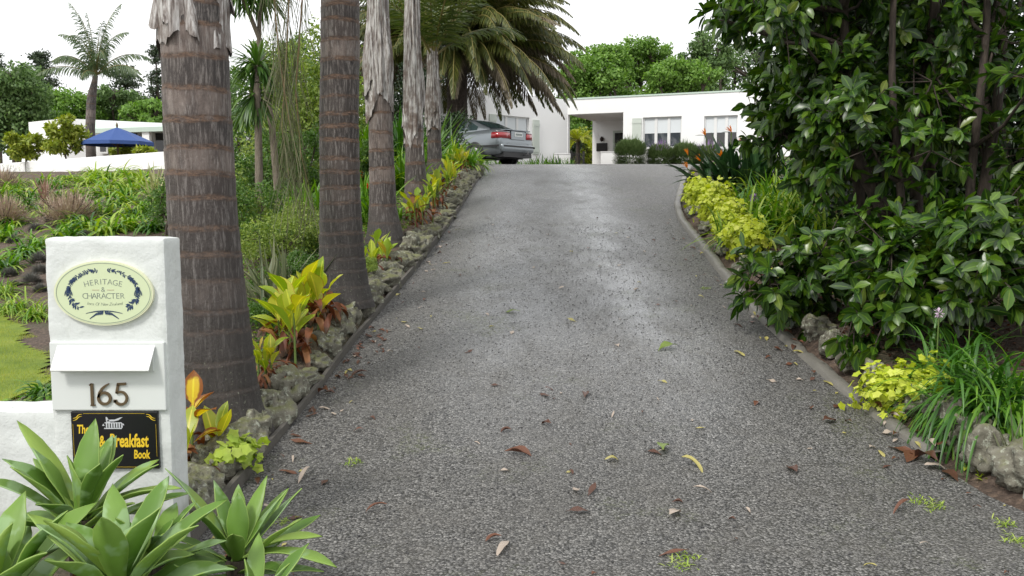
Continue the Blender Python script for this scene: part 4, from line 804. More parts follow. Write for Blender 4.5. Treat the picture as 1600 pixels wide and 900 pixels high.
def palm_trunk(pts, seed, step=.011, n=56, gap=(.12, .20), mat='trunk', hs=2.6):
    pts = np.array(pts, float); rg = rs(seed); z0, z1 = pts[0, 2], pts[-1, 2]; zz = np.arange(z0, z1, step)
    ctr = np.stack([np.interp(zz, pts[:, 2], pts[:, i]) for i in (0, 1)], 1); rad = np.interp(zz, pts[:, 2], pts[:, 3])
    kz = np.hanning(31); kz /= kz.sum(); sm_ = lambda a: np.convolve(np.pad(a, 15, mode='edge'), kz, mode='valid'); ctr = np.stack([sm_(ctr[:, 0]), sm_(ctr[:, 1])], 1); rad = sm_(rad)
    rings = [z0 + rg.uniform(.05, .15)]
    while rings[-1] < z1: rings.append(rings[-1] + rg.uniform(*gap))
    rings = np.array(rings); th = np.linspace(0, 2 * np.pi, n, endpoint=False)
    tilt = rg.uniform(-.012, .012, (len(rings), 2)); amp = rg.uniform(.4, 1.2, len(rings)); segc = rg.uniform(0, 1, len(rings) + 1)
    RZ = rings[:, None] + tilt[:, :1] * np.cos(th) + tilt[:, 1:] * np.sin(th) + .004 * np.sin(th * 5 + rings[:, None] * 40)
    dd = zz[:, None, None] - RZ[None]                      # row, ring, angle
    j = np.abs(dd).argmin(1); dn = np.take_along_axis(dd, j[:, None], 1)[:, 0]; am = amp[j]
    ring = np.exp(-(dn / .015) ** 2) * am; idx = (dd > 0).sum(1); sg = segc[idx]
    below = np.exp(-np.clip(-dn, 0, 1) / .05) * (dn < 0); r = rad[:, None] * (1 + .022 * below * am - .018 * np.exp(-(np.clip(dn - .004, 0, 1) / .02) ** 2) * (dn > 0) * am)
    r = r * (1 + .012 * np.sin(th * 3 + zz[:, None] * 1.3) + .006 * np.sin(th * 9 + zz[:, None] * 7))
    flare = np.clip(1 - (zz - z0) / .5, 0, 1)[:, None] ** 2; r = r * (1 + flare * .10 * (1 + .35 * np.sin(th * 6 + 1)))
    V = np.stack([ctr[:, :1] + r * np.cos(th), ctr[:, 1:] + r * np.sin(th), np.repeat(zz[:, None], n, 1)], -1).reshape(-1, 3)
    i = np.arange((len(zz) - 1) * n); rr = i // n; c = i % n; g = Geo()
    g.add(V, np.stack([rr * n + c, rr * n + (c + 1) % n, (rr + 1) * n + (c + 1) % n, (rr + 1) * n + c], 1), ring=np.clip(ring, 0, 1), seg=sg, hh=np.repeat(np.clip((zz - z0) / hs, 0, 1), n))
    return g
def sheath(base, top, r0, r1, seed, tips=3, drop=.35, bulge=.3):
    """dead papery leaf bases wrapped round the top of the trunk, torn into points below"""
    rg = rs(seed); g = Geo(); n = 72; m = 60; th = np.linspace(0, 2 * np.pi, n, endpoint=False); base = np.array(base); top = np.array(top)
    for layer in range(3):
        ph = rg.uniform(0, 6.28); v = np.linspace(0, 1, m); saw = np.abs(((th * tips / (2 * np.pi) + ph) % 1) * 2 - 1)
        lo = -drop * (1 - saw) * rg.uniform(.6, 1.2) + .03 * np.sin(th * 5 + ph) + .012 * np.sin(th * 23 + ph) + .10 * layer
        Hh = top[2] - base[2]; zz = lo[None, :] * (1 - v[:, None]) + v[:, None] * Hh
        f = np.clip(zz / Hh, -.3, 1); rad = (r0 + (r1 - r0) * np.clip(f, 0, 1)) * (1.02 + .035 * layer * (1 - v[:, None])) + r0 * bulge * np.exp(-((f - .16) / .16) ** 2) * (.5 + .5 * np.sin(th + ph))
        rad = rad + .010 * np.sin(th * 11 + ph + f * 5) + r0 * .16 * np.clip(.12 - v[:, None], 0, 1) / .12 * (.5 + .5 * np.sin(th * 9))
        nz_ = np.array([[mnoise.noise(Vector((math.cos(a) * 2.2 + layer * 7, math.sin(a) * 2.2 + seed, q * 1.5))) for a in th] for q in zz.mean(1)]); rad = rad + nz_ * r0 * .22
        cx = base[0] + (top[0] - base[0]) * f; cy = base[1] + (top[1] - base[1]) * f
        V = np.stack([cx + rad * np.cos(th), cy + rad * np.sin(th), base[2] + zz], -1).reshape(-1, 3)
        i = np.arange((m - 1) * n); r = i // n; c = i % n; Q = np.stack([r * n + c, r * n + (c + 1) % n, (r + 1) * n + (c + 1) % n, (r + 1) * n + c], 1)
        if layer == 1: Q = Q[((c / n + ph) % 1) < .66]
        if layer == 2: Q = Q[((c / n + ph * .7) % 1) < .45]
        g.add(V, Q)
    return g
PALMS = [
 dict(label='thickest palm trunk, nearest the letterbox, scaly grey skirt near its top', Y=5.38, base=(348, 668, 150), pts=[(345, 640, 122), (336, 560, 118), (326, 450, 110), (316, 330, 104), (310, 200, 101), (305, 80, 99)], sh=62, tips=2, top=4.1, r=.17),
 dict(label='second palm trunk up the drive, evenly ringed with olive strands hanging beside it', Y=7.8, base=(536, 476, 90), pts=[(535, 455, 80), (534, 400, 70), (531, 300, 62), (530, 180, 60), (532, 60, 59), (532, 0, 58)], sh=-90, tips=3, top=5.0, r=.11),
 dict(label='third palm trunk up the drive, torn silvery leaf base wrapped above head height', Y=10.5, base=(602, 378, 62), pts=[(601, 362, 52), (598, 320, 42), (596, 240, 38), (594, 170, 36)], sh=143, tips=2, top=5.0, r=.105),
 dict(label='fourth palm trunk, slim, with a white papery spike of dead leaf base', Y=12.8, base=(652, 330, 48), pts=[(652, 318, 41), (650, 290, 35), (648, 240, 29), (647, 200, 28)], sh=192, tips=2, top=5.2, r=.10),
 dict(label='fifth and thinnest palm trunk with feathery fronds opening above it', Y=15.2, base=(681, 285, 34), pts=[(680, 270, 27), (679, 240, 22), (678, 200, 21)], sh=182, tips=2, top=4.1, r=.09)]
for k, p in enumerate(PALMS):
    Y = p['Y']; pts = []
    for px, py, wd_ in [p['base']] + p['pts']: q = at(px, py, Y); pts.append([q[0], q[1], q[2], wd_ / 2 / F * Y])
    pts[0][2] = gz(pts[0][0], Y) - .06; pts = [pts[0]] + [q for q in pts[1:] if q[2] > pts[0][2] + .08]
    zs_ = float(at(0, p['sh'], Y)[2]); last = pts[-1]
    if zs_ > last[2]: pts.append([last[0] - .01, last[1], zs_ + .3, last[3] * .97])
    else: pts.append([last[0], last[1], zs_ + .5, last[3] * .9])
    xt, yt, rt_ = pts[-1][0], pts[-1][1], pts[-1][3]; pts.append([xt, yt, p['top'], p['r'] * .8])
    e = empty('palm_tree', (pts[0][0], Y, pts[0][2]), label=p['label'], cat='palm tree', group='palms lining the left side of the drive'); o_ = np.array([pts[0][0], Y, pts[0][2]])
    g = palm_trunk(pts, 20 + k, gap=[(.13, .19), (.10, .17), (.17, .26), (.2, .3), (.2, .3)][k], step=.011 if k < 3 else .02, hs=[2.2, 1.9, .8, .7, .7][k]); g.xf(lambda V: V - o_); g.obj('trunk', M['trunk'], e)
    g = sheath((xt, yt, zs_), (xt, yt, p['top']), rt_ * 1.0, p['r'] * .8, 40 + k, p['tips'], [.13, .25, .35, .5, .5][k], [.06, .1, .30, .2, .15][k]); g.xf(lambda V: V - o_); g.obj('leaf_base', M['sheath'], e)
    rg = rs(60 + k); nf = [11, 12, 12, 12, 13][k]
    lo, hi = [(.95, 1.4), (.8, 1.4), (.75, 1.4), (.75, 1.4), (.75, 1.45)][k]
    g = Geo()
    for j in range(nf):
        az = j * 2.4 + rg.uniform(-.3, .3); frond(g, (xt, yt, p['top'] - .15), az, rg.uniform(lo, hi), rg.uniform(2.4, 3.0) * (.8 if k == 4 else 1), rg.uniform(.9, 1.35), 46, .55, .03, .9, .022, rng=rg)
    g.xf(lambda V: V - o_); g.obj('crown', [M['fpalm'], M['phr']], e)
    if k == 1:   # dead fronds and strands hanging beside the trunk
        g = Geo()
        for path, ll, nl in ((((420, -120), (430, 20), (438, 100), (452, 190), (478, 300)), .55, 95), (((455, -120), (452, 0), (447, 90), (440, 200), (455, 300)), .5, 80), (((480, -100), (470, 30), (462, 140), (470, 240), (492, 330)), .4, 60)):
            pp = np.array([at(a, b_, Y - .25 - .06 * i) for i, (a, b_) in enumerate(path)]); t = np.linspace(0, 1, len(pp)); tt_ = np.linspace(0, 1, 40); P = np.stack([np.interp(tt_, t, pp[:, i]) for i in range(3)], 1)
            V, Q, _ = tube(P, .008 * (1.1 - tt_), 5, False); g.add(V, Q, m=1, u=np.zeros(len(V)), t=np.zeros(len(V)))
            ts = rg.uniform(0.02, 1, nl * 2); b_ = np.stack([np.interp(ts, tt_, P[:, i]) for i in range(3)], 1)
            Dr = np.stack([rg.uniform(-.5, .5, nl * 2), rg.uniform(-.4, .4, nl * 2), -np.ones(nl * 2)], 1)
            V, Q, u, tl = blades(b_, Dr, ll * rg.uniform(.5, 1.2, nl * 2), .006, .7, 4, 'lance', .2, S=rg.normal(size=(nl * 2, 3))); g.add(V, Q, u=u, t=tl)
        g.xf(lambda V: V - o_); g.obj('hanging_frond', [M['weep'], M['straw']], e)
# big date palm by the house
Yd = 31.6; cP = at(714, 88, Yd); bz = gz(cP[0], Yd); e = empty('date_palm', (cP[0], Yd, bz), label='huge spreading date palm arching over the parked car', cat='palm tree'); o_ = np.array([cP[0], Yd, bz])
g = palm_trunk([[cP[0], Yd, bz - .1, .42], [cP[0], Yd, bz + .8, .36], [cP[0], Yd, cP[2] + .1, .34]], 77, step=.03, n=32, gap=(.10, .14)); g.xf(lambda V: V - o_); g.obj('trunk', M['barkd'], e)
rg = rs(78); g = Geo(); N_ = 300
for j in range(N_):
    q = (j + .5) / N_; el = 1.48 - 1.28 * q ** .9; az = j * 2.39996 + rg.uniform(-.2, .2); Lf = rg.uniform(4.0, 5.0)
    dry = q > .93 or rg.rand() < .03
    frond(g, cP + np.array([.25 * math.cos(az), .25 * math.sin(az), .35 * (1 - q) - .2]) * 1.0, az, el, Lf, rg.uniform(1.5, 2.1) if q < .55 else rg.uniform(1.2, 2.0), 70, .62, .050, 1.1, .04, m=2 if dry else 0, rng=rg, seg=2, hang=.1 + .45 * q)
g.xf(lambda V: V - o_); g.obj('crown', [M['phx'], M['phr'], M['phd']], e)
# feather palm on the terrace
Yt = 38.0; c = at(150, 118, Yt); e = empty('palm_tree', (c[0], Yt, 2.8), label='tall slender feather palm beside the blue umbrella', cat='palm tree'); o_ = np.array([c[0], Yt, 2.8]); b0 = at(142, 235, Yt)
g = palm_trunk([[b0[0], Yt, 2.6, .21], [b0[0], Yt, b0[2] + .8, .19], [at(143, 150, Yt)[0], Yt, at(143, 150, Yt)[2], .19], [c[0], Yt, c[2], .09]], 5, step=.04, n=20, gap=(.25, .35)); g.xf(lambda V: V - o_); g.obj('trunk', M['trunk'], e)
rg = rs(9); g = Geo()
for j, (az, el, L, dr) in enumerate([(.2, 1.3, 2.9, 1.9), (3.0, 1.3, 2.9, 1.8), (0, 1.2, 2.2, 2.3), (.3, .8, 2.3, 1.9), (3.0, 1.15, 2.3, 2.2), (2.8, .7, 2.3, 1.7), (3.5, .35, 2.1, 1.4), (-.3, .4, 2.2, 1.5), (1.6, 1.2, 2, 2), (4.6, 1.1, 2.2, 2.4), (4.2, .7, 2, 2), (5.3, .8, 2.2, 2.2), (5.6, 1.3, 2.1, 2.0), (3.9, 1.35, 2.2, 1.8), (.8, .5, 2, 1.8), (2.2, .6, 2, 1.8), (4.8, .2, 1.6, 1.5), (3.3, 1.4, 2.3, 1.5)]): frond(g, c, az, el + .12, L * 1.15, dr * .85, 40, .55, .04, 1.6, .03, rng=rg, seg=3, hang=.3)
g.xf(lambda V: V - o_); g.obj('crown', [M['farp'], M['phr']], e)

# ------------------------------------------------------------------ broad trees and shrubs
def clump_tree(name, label, base, clumps, nleaf, L, W, mat, tr=.18, seed=0, bark='bark', cat='tree', group=None, inner=.5, up=.3, trunks=1, stems=True):
    rg = rs(seed); base = np.array(base, float); e = empty(name, base, label=label, cat=cat, group=group)
    vol = np.array([np.prod(np.broadcast_to(c[1], 3)) ** .67 for c in clumps]); vol /= vol.sum(); g = Geo(); mats = mat if isinstance(mat, (list, tuple)) else [mat]
    for (c, r), f in zip(clumps, vol):
        k = max(20, int(nleaf * f)); r = np.broadcast_to(r, 3)
        # sub-clumps give an uneven outline
        ns = max(5, int(k / 60)); sc, _ = ball(rg, ns, c, r * .80, .3); sr = r.mean() * rg.uniform(.3, .62, ns)
        w_ = rg.randint(0, ns, k); v = nrm(rg.normal(size=(k, 3))); P = sc[w_] + v * (sr[w_] * rg.uniform(.35, 1, k) ** .5)[:, None] * np.array([1, 1, .75])
        V, Q = diamonds(P, rg, L, W, up, Nb=v * .6); g.add(V, Q, m=rg.randint(0, len(mats), len(Q)) if len(mats) > 1 else 0)
    g.xf(lambda V: V - base); g.obj('crown' if cat == 'tree' else 'foliage', mats, e)
    if stems:
        g = Geo()
        cen = np.mean([c for c, r in clumps], 0)
        for t_ in range(trunks):
            o1 = rg.uniform(-.5, .5, 3) * tr * (6 if trunks > 1 else 0); o1[2] = 0; top = base + (cen - base) * .55 + rg.uniform(-.3, .3, 3) * tr * 3
            pth = [base + o1 - [0, 0, .1], base + o1 + (top - base - o1) * .5 + rg.uniform(-1, 1, 3) * tr * .6, top]; g.add(*tube(pth, [tr * 1.1, tr * .85, tr * .65], 8)[:2])
            for j, (c, r) in enumerate(clumps):
                if j % trunks != t_: continue
                c = np.array(c, float); mid = (top + c) / 2 + rg.uniform(-.2, .2, 3) * np.linalg.norm(c - top); g.add(*tube([top - (top - base) * .1, mid, c], [tr * .55, tr * .36, tr * .12], 6)[:2])
                for _ in range(5): q, _v = ball(rg, 1, c, np.broadcast_to(r, 3) * .8, .7); g.add(*tube([mid + (c - mid) * .4, (c + q[0]) / 2 + rg.uniform(-.1, .1, 3), q[0]], [tr * .25, tr * .15, tr * .03], 5)[:2])
        g.xf(lambda V: V - base); g.obj('trunk' if cat == 'tree' else 'stem', M[bark], e)
    return e
def blob(pxc, pyc, wpx, hpx, Y, depth=None, n=5, seed=0):
    """cluster of crown lobes filling a region seen at distance Y"""
    rg = rs(seed); c = at(pxc, pyc, Y); rx_, rz_ = wpx / 2 / F * Y, hpx / 2 / F * Y; out = [(c, (rx_ * .62, rx_ * .6, rz_ * .62))]
    for k in range(n): a = 2 * math.pi * k / n + rg.uniform(-.3, .3); out.append((c + np.array([rx_ * .55 * math.cos(a), rg.uniform(-.5, .5) * rx_, rz_ * .55 * math.sin(a)]), (rx_ * .42, rx_ * .42, rz_ * .42)))
    return out
FG = 'trees on the skyline behind the houses'
for i, (px, py, wp, hp_, Y, m, n, name, lab) in enumerate([
  (935, 108, 120, 85, 66, 'bg1', 9000, 'broadleaf_tree', 'bright green tree above the porch end of the house roof'),
  (1000, 96, 100, 78, 70, 'bg1', 9000, 'broadleaf_tree', 'tallest bright green rounded tree behind the middle of the house roof'),
  (1060, 122, 110, 62, 60, 'bg1', 8000, 'broadleaf_tree', 'low feathery pale green tree above the house window with a shutter'),
  (1105, 95, 80, 110, 66, 'bg2', 6000, 'broadleaf_tree', 'darker green tree above the far window, behind the glossy tree'),
  (895, 128, 70, 60, 74, 'bg2', 5000, 'broadleaf_tree', 'mid green tree just past the tips of the date palm fronds'),
  (1180, 110, 120, 110, 72, 'bg2', 4000, 'broadleaf_tree', 'green tree mostly hidden behind the glossy leaved tree'),
  (22, 160, 120, 140, 56, 'bg2', 9000, 'broadleaf_tree', 'dense dark green tree left of the white bungalow'),
  (100, 168, 120, 66, 62, 'bg1', 7000, 'broadleaf_tree', 'rounded green tree directly behind the left end of the bungalow roof'),
  (180, 168, 120, 60, 64, 'bg2', 6000, 'broadleaf_tree', 'rounded green tree behind the feather palm crown and umbrella'),
  (235, 178, 90, 46, 58, 'bg1', 5000, 'broadleaf_tree', 'low light green tree over the bungalow verandah'),
  (330, 150, 120, 120, 60, 'bg2', 4000, 'broadleaf_tree', 'green tree peeping past the thickest palm trunk'),
  (470, 130, 160, 160, 58, 'bg2', 5000, 'broadleaf_tree', 'far green tree behind the cabbage tree and hanging strands'),
  (620, 90, 140, 150, 60, 'bg2', 5000, 'broadleaf_tree', 'far green tree behind the third and fourth palm trunks')]):
    Yb_ = Y; lo_ = at(px, py, Y); clump_tree(name, lab, (float(lo_[0]), Y, 3.2), blob(px, py, wp * 1.12, hp_, Y, seed=i, n=8) + [((lo_[0] + d_, Y + .5, 3.2 + (lo_[2] - 3.2) * .58), (wp / 3.0 / F * Y, 2, (lo_[2] - 3.2) * .40)) for d_ in (-wp / 4 / F * Y, wp / 4 / F * Y)], int(n * 1.9), .27, .15, M[m], .3, seed=100 + i, group=FG)
def conifer(label, px, ptop, pbot, wpx, Y, seed):
    rg = rs(seed); c = at(px, pbot, Y); zt, zb = at(px, ptop, Y)[2], 3.2; x = c[0]; e = empty('conifer', (x, Y, zb), label=label, cat='tree', group=FG); rw_ = wpx / 2 / F * Y; g = Geo(); s = Geo()
    s.add(*tube([(x, Y, zb), (x + .1, Y, (zb + zt) / 2), (x, Y, zt)], [.28, .18, .03], 7)[:2])
    nb = 46
    for j in range(nb):
        q = rg.uniform(.0, 1); z = zt - (zt - c[2] + 1.5) * q; az = rg.uniform(0, 6.28); L = rw_ * (.25 + .8 * q ** .7) * rg.uniform(.5, 1.15); tip = np.array([x + L * math.cos(az), Y + L * math.sin(az), z + L * rg.uniform(.0, .35)])
        s.add(*tube([(x, Y, z), (np.array([x, Y, z]) + tip) / 2, tip], [.05, .035, .01], 4)[:2]); k = 70; tt = rg.uniform(.25, 1.05, k)[:, None]; P = np.array([x, Y, z]) * (1 - tt) + tip * tt + rg.normal(size=(k, 3)) * [.24, .24, .11]
        V, Q = diamonds(P, rg, .30, .12, .2); g.add(V, Q)
    o_ = np.array([x, Y, zb]); g.xf(lambda V: V - o_); s.xf(lambda V: V - o_); g.obj('crown', M['bg3'], e); s.obj('trunk', M['bark'], e)
conifer('open grey green conifer on the skyline left of the feather palm', 66, 84, 160, 74, 78, 1)
conifer('ragged conifer cut off by the left edge of the view', -6, 84, 170, 50, 74, 2)
conifer('brownish conifer right behind the drooping side of the feather palm', 195, 104, 165, 74, 76, 3)
conifer('thin sparse pine on the skyline beside the thickest palm trunk', 246, 74, 165, 34, 80, 4)
for i, (px, py, wp, hp_, Y, n, lab) in enumerate([(103, 212, 76, 66, 36, 2600, 'loose yellow green shrub with yellow tips in front of the bungalow'), (40, 228, 70, 44, 37, 2200, 'low yellow green shrub under the dense dark tree'), (190, 236, 60, 18, 38, 700, 'low yellow green shrub just under the blue umbrella'), (228, 238, 40, 12, 33, 400, 'small yellow shrub peeping over the terrace wall')]):
    clump_tree('shrub', lab, (float(at(px, py, Y)[0]), Y, 2.8), blob(px, py, wp, hp_, Y, seed=i + 30, n=5), n, .20, .10, M['bg4'], .05, seed=130 + i, cat='shrub', group='yellow green shrubs on the terrace')
# garden between the bank and the drive, seen between the trunks
for i, (px, Y, wd_, ht, n, L, m, lab) in enumerate([
  (478, 16.0, 1.7, 4.2, 9000, .085, 'soft', 'tall loose pale green shrub behind the hanging palm strands'),
  (392, 12.6, 1.0, 1.7, 5200, .055, 'soft', 'pale yellow green bush beside the thickest palm trunk'),
  (462, 13.0, 1.1, 1.5, 5200, .055, 'softd', 'deep green bush between the first two palm trunks'),
  (430, 18.0, 2.4, 3.2, 8000, .09, 'soft', 'airy light green bush behind the cabbage tree stem'),
  (455, 7.9, .8, .42, 6500, .028, 'softd', 'low fine leaved green bush at the foot of the second palm'),
  (425, 10.6, 1.3, .75, 6500, .038, 'soft', 'low light green bush behind the grey flax clump'),
  (480, 9.6, .9, .62, 4500, .035, 'softd', 'low deep green bush touching the second palm trunk'),
  (440, 9.0, 1.1, .8, 6500, .034, 'soft', 'loose light green bush between flax clump and second palm'),
  (385, 9.8, .9, 1.0, 6000, .036, 'softd', 'upright deep green bush against the edge of the thickest palm'),
  (405, 7.0, .55, .34, 4200, .026, 'softd', 'small fine leaved bush in the gap beside the thickest palm'),
  (395, 15.5, 1.6, 2.3, 7000, .07, 'softd', 'bushy green shrub low behind the cabbage tree'),
  (600, 25.5, 2.2, 2.2, 4600, .10, 'softd', 'green bush in front of the annex window'),
  (545, 20, 1.3, 2.8, 4000, .09, 'soft', 'light green bush behind the second palm trunk'),
  (645, 25, 1.8, 3.0, 4600, .10, 'dark', 'dark bush below the date palm, behind the slim trunks'),
  (700, 24.5, 1.3, 2.2, 2900, .09, 'dark', 'dark leafy bush beside the front of the parked car'),
  (590, 14.0, .7, .9, 3600, .05, 'softd', 'green bush behind the third palm trunk'),
  (265, 16.5, 1.4, 1.3, 4000, .05, 'softd', 'green bush on the bank half behind the thickest palm'),
  (240, 13.0, .9, .8, 3000, .045, 'softd', 'rounded green bush on the bank behind the letterbox top'),
  (380, 22, 3.0, 2.6, 6000, .10, 'bg2', 'broad green bush at the back between bank and garden'),
  (500, 24, 3.0, 3.6, 6500, .11, 'bg2', 'tall green bush at the back behind the second palm'),
  (622, 8.75, .40, .16, 5200, .016, 'soft', 'low mossy green cushion plant on the edging stones'),
  (605, 8.1, .30, .14, 3200, .016, 'soft', 'second smaller green cushion plant just before the mossy one')]):
    x = float(at(px, 400, Y)[0]); x = min(x, float(XL(Y)) - .34) if px > 560 and Y < 12 else x; z0 = gz(x, Y) + (.08 if px > 600 and Y < 12 else 0); rg = rs(700 + i); cl = [((x, Y, z0 + ht * .45), (wd_ * .34, wd_ * .34, ht * .34))]
    for k in range(7): a = rg.uniform(0, 6.28); q = rg.uniform(.15, .78); cl.append(((x + wd_ * .3 * math.cos(a), Y + wd_ * .3 * math.sin(a), z0 + ht * q), (wd_ * .24, wd_ * .24, ht * .2)))
    clump_tree('shrub', lab, (x, Y, z0), cl, n, L, L * .5, M[m], .03 if ht > 1 else .012, seed=160 + i, cat='shrub', group='shrubs between the palms', trunks=3 if ht > .6 else 1, stems=ht > .5)
# cabbage trees
def cabbage(label, stem, heads, Y, seed):
    rg = rs(seed); b = G(stem[0][0], stem[0][1]); b = at(stem[0][0], stem[0][1], Y); z0 = gz(b[0], Y); e = empty('cabbage_tree', (b[0], Y, z0), label=label, cat='tree'); o_ = np.array([b[0], Y, z0]); g = Geo()
    P = [(b[0], Y, z0 - .1)] + [at(a, c, Y) for a, c in stem[1:]]; g.add(*tube(P, np.linspace(.055, .035, len(P)), 8)[:2])
    f = Geo()
    for (px, py, L, n, dn) in heads:
        c = at(px, py, Y + rg.uniform(-.2, .2)); g.add(*tube([P[-1], c], [.03, .03], 7)[:2]); el = np.arcsin(rg.uniform(dn, .98, n)); az = rg.uniform(0, 6.28, n)
        V, Q, u, tt = blades(c + dirs(az, el) * .03, dirs(az, el), L * rg.uniform(.75, 1.1, n), .035, rg.uniform(.5, 1.6, n), 5, 'lance', .25); f.add(V, Q, u=u, t=tt)
    g.xf(lambda V: V - o_); f.xf(lambda V: V - o_); g.obj('trunk', M['barkg'], e); f.obj('crown', M['cord'], e)
cabbage('slender cabbage tree with spiky strap leaf heads between the first two palms', [(404, 300), (404, 230), (402, 130)], [(402, 105, .42, 150, -.6), (398, 150, .42, 110, -.9)], 10.5, 4)
cabbage('second cabbage tree with its leaf heads cut by the top of the view', [(440, 330), (425, 200), (405, 60)], [(406, -12, .5, 120, -.5), (376, -14, .42, 90, -.6), (388, 175, .4, 70, -.8)], 12.0, 6)
# ------------------------------------------------------------------ the glossy leaved tree on the right
e = empty('glossy_leaved_tree', (3.35, 7.6, gz(3.35, 7.6)), label='large dark multi stemmed tree with glossy leaves overhanging the right bed', cat='tree'); o_ = np.array([3.35, 7.6, gz(3.35, 7.6)])
rg = rs(501)
CL = [((2.86, 8.4, 2.5), (.72, .9, .62), 160),  # centre, radii, rosettes
 ((3.50, 8.3, 2.75), (1.30, 1.6, 1.0), 400), ((3.1, 8.8, 3.7), (1.25, 1.8, .9), 300), ((2.50, 7.8, 3.4), (.85, 1.2, .9), 240), ((3.7, 8.6, 4.8), (2.2, 2.8, 1.3), 420), ((4.6, 7.4, 3.9), (1.8, 2.4, 1.5), 380),
 ((2.85, 7.8, 2.2), (.70, 1.0, .58), 200), ((3.10, 7.1, 1.15), (.70, .85, .42), 180), ((2.42, 7.3, 1.0), (.46, .75, .33), 120), ((3.5, 7.0, 1.95), (1.0, .5, .75), 55), ((2.95, 6.6, .95), (.65, .7, .34), 130), ((3.5, 6.2, 1.15), (.8, .6, .50), 120), ((4.1, 6.4, 1.25), (.9, .8, .55), 130),
 ((4.6, 6.6, 2.6), (1.1, 1.4, 1.1), 200), ((4.2, 8.8, 1.6), (1.2, .8, .9), 120), ((3.5, 8.2, 1.3), (.6, .7, .5), 90)]
g = Geo(); tw = Geo(); stems = []
SB = [(3.05, 7.9), (3.25, 7.5), (3.55, 7.9), (3.75, 7.3), (4.1, 7.8), (3.4, 8.4), (4.4, 7.2), (3.9, 8.5)]
for j, (x, y) in enumerate(SB):
    z0 = gz(x, y); r0 = [.055, .035, .06, .04, .055, .035, .035, .04][j]; dx, dy = rg.uniform(-.5, .4), rg.uniform(-.4, .4)
    z = np.linspace(z0 - .1, 4.9, 16); q = np.linspace(0, 1, 16); P = np.stack([x + dx * q ** 1.3 + .05 * np.sin(q * 9 + j), y + dy * q + .05 * np.cos(q * 7 + j), z], 1); stems.append(P); tw.add(*tube(P, r0 * (1.05 - .6 * q), 9)[:2])
P = np.array([(3.35, 7.8, .9), (3.2, 7.6, 1.4), (2.95, 7.5, 1.75), (2.7, 7.5, 2.3)]); tw.add(*tube(P, [.09, .075, .06, .03], 8)[:2])
allS = np.concatenate(stems)
for (c, r, n) in CL:
    nb = max(5, n // 14); tg_, _ = ball(rg, nb, c, np.array(r) * .85, .25)
    for q in tg_:
        dd = np.linalg.norm((allS - q) * [1, 1, 1.4] + [0, 0, .5], axis=1); s0 = allS[dd.argmin()]; mid = (s0 + q) / 2 + [0, 0, -.08]; tw.add(*tube([s0, mid, q], [.022, .015, .008], 5, False)[:2])
    w_ = rg.randint(0, nb, n); tips = tg_[w_] + nrm(rg.normal(size=(n, 3))) * rg.uniform(.08, .42, (n, 1)); ax = nrm((tips - tg_[w_]) + nrm(tips - np.array(c)) * .25 + [0, 0, .12])
    for a_, b_ in list(zip(tg_[w_], tips))[::2]: tw.add(*tube([a_, b_], [.006, .004], 4, False)[:2])
    k = 8; az = (np.arange(k) * 2.4)[None] + rg.uniform(0, 6.28, (n, 1)); e1 = nrm(np.cross(ax, [0.1, .2, 1.])); e2 = np.cross(ax, e1); sp = rg.uniform(.45, 1.5, (n, k))
    Dr = ax[:, None] * np.cos(sp)[..., None] + (e1[:, None] * np.cos(az)[..., None] + e2[:, None] * np.sin(az)[..., None]) * np.sin(sp)[..., None]
    Pb = tips[:, None] - ax[:, None] * rg.uniform(0, .13, (n, k, 1)); Dr = Dr.reshape(-1, 3); Pb = Pb.reshape(-1, 3); nn = len(Pb)
    V, Q, u, tt = blades(Pb, Dr, rg.uniform(.09, .18, nn), rg.uniform(.052, .078, nn), rg.uniform(.2, 1.5, nn), 4, 'broad', .22, S=nrm(np.cross(np.repeat(ax, k, 0), Dr)))
    mi = np.repeat((rg.rand(nn) < .09).astype(int), 16); # 16 quads per leaf at seg 4 -> 8
    g.add(V, Q, m=np.repeat((rg.rand(nn) < .09).astype(int), 8), u=u, t=tt)
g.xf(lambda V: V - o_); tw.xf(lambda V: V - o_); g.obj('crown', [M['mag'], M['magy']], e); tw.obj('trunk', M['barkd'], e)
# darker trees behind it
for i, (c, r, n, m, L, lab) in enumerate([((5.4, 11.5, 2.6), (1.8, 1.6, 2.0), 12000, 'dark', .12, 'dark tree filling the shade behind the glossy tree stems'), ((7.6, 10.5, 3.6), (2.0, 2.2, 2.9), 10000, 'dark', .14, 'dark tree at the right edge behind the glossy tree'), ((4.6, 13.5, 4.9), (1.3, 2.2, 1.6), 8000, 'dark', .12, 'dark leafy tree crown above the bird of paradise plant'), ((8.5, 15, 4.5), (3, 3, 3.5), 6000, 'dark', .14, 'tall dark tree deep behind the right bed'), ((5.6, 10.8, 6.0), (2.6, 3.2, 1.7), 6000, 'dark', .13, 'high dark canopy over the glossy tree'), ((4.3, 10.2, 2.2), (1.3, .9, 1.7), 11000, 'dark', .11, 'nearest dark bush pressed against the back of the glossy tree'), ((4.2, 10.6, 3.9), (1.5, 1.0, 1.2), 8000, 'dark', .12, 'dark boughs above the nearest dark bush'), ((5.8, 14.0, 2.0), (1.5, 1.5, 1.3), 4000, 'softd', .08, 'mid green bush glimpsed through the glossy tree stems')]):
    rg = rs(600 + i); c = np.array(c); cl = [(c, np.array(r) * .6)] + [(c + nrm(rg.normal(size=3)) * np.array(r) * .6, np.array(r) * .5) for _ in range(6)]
    clump_tree('shade_tree', lab, (c[0], c[1], gz(c[0], c[1])), cl, n, L, L * .5, M[m], .09, seed=610 + i, bark='barkd', group='dark trees behind the right bed', trunks=3)
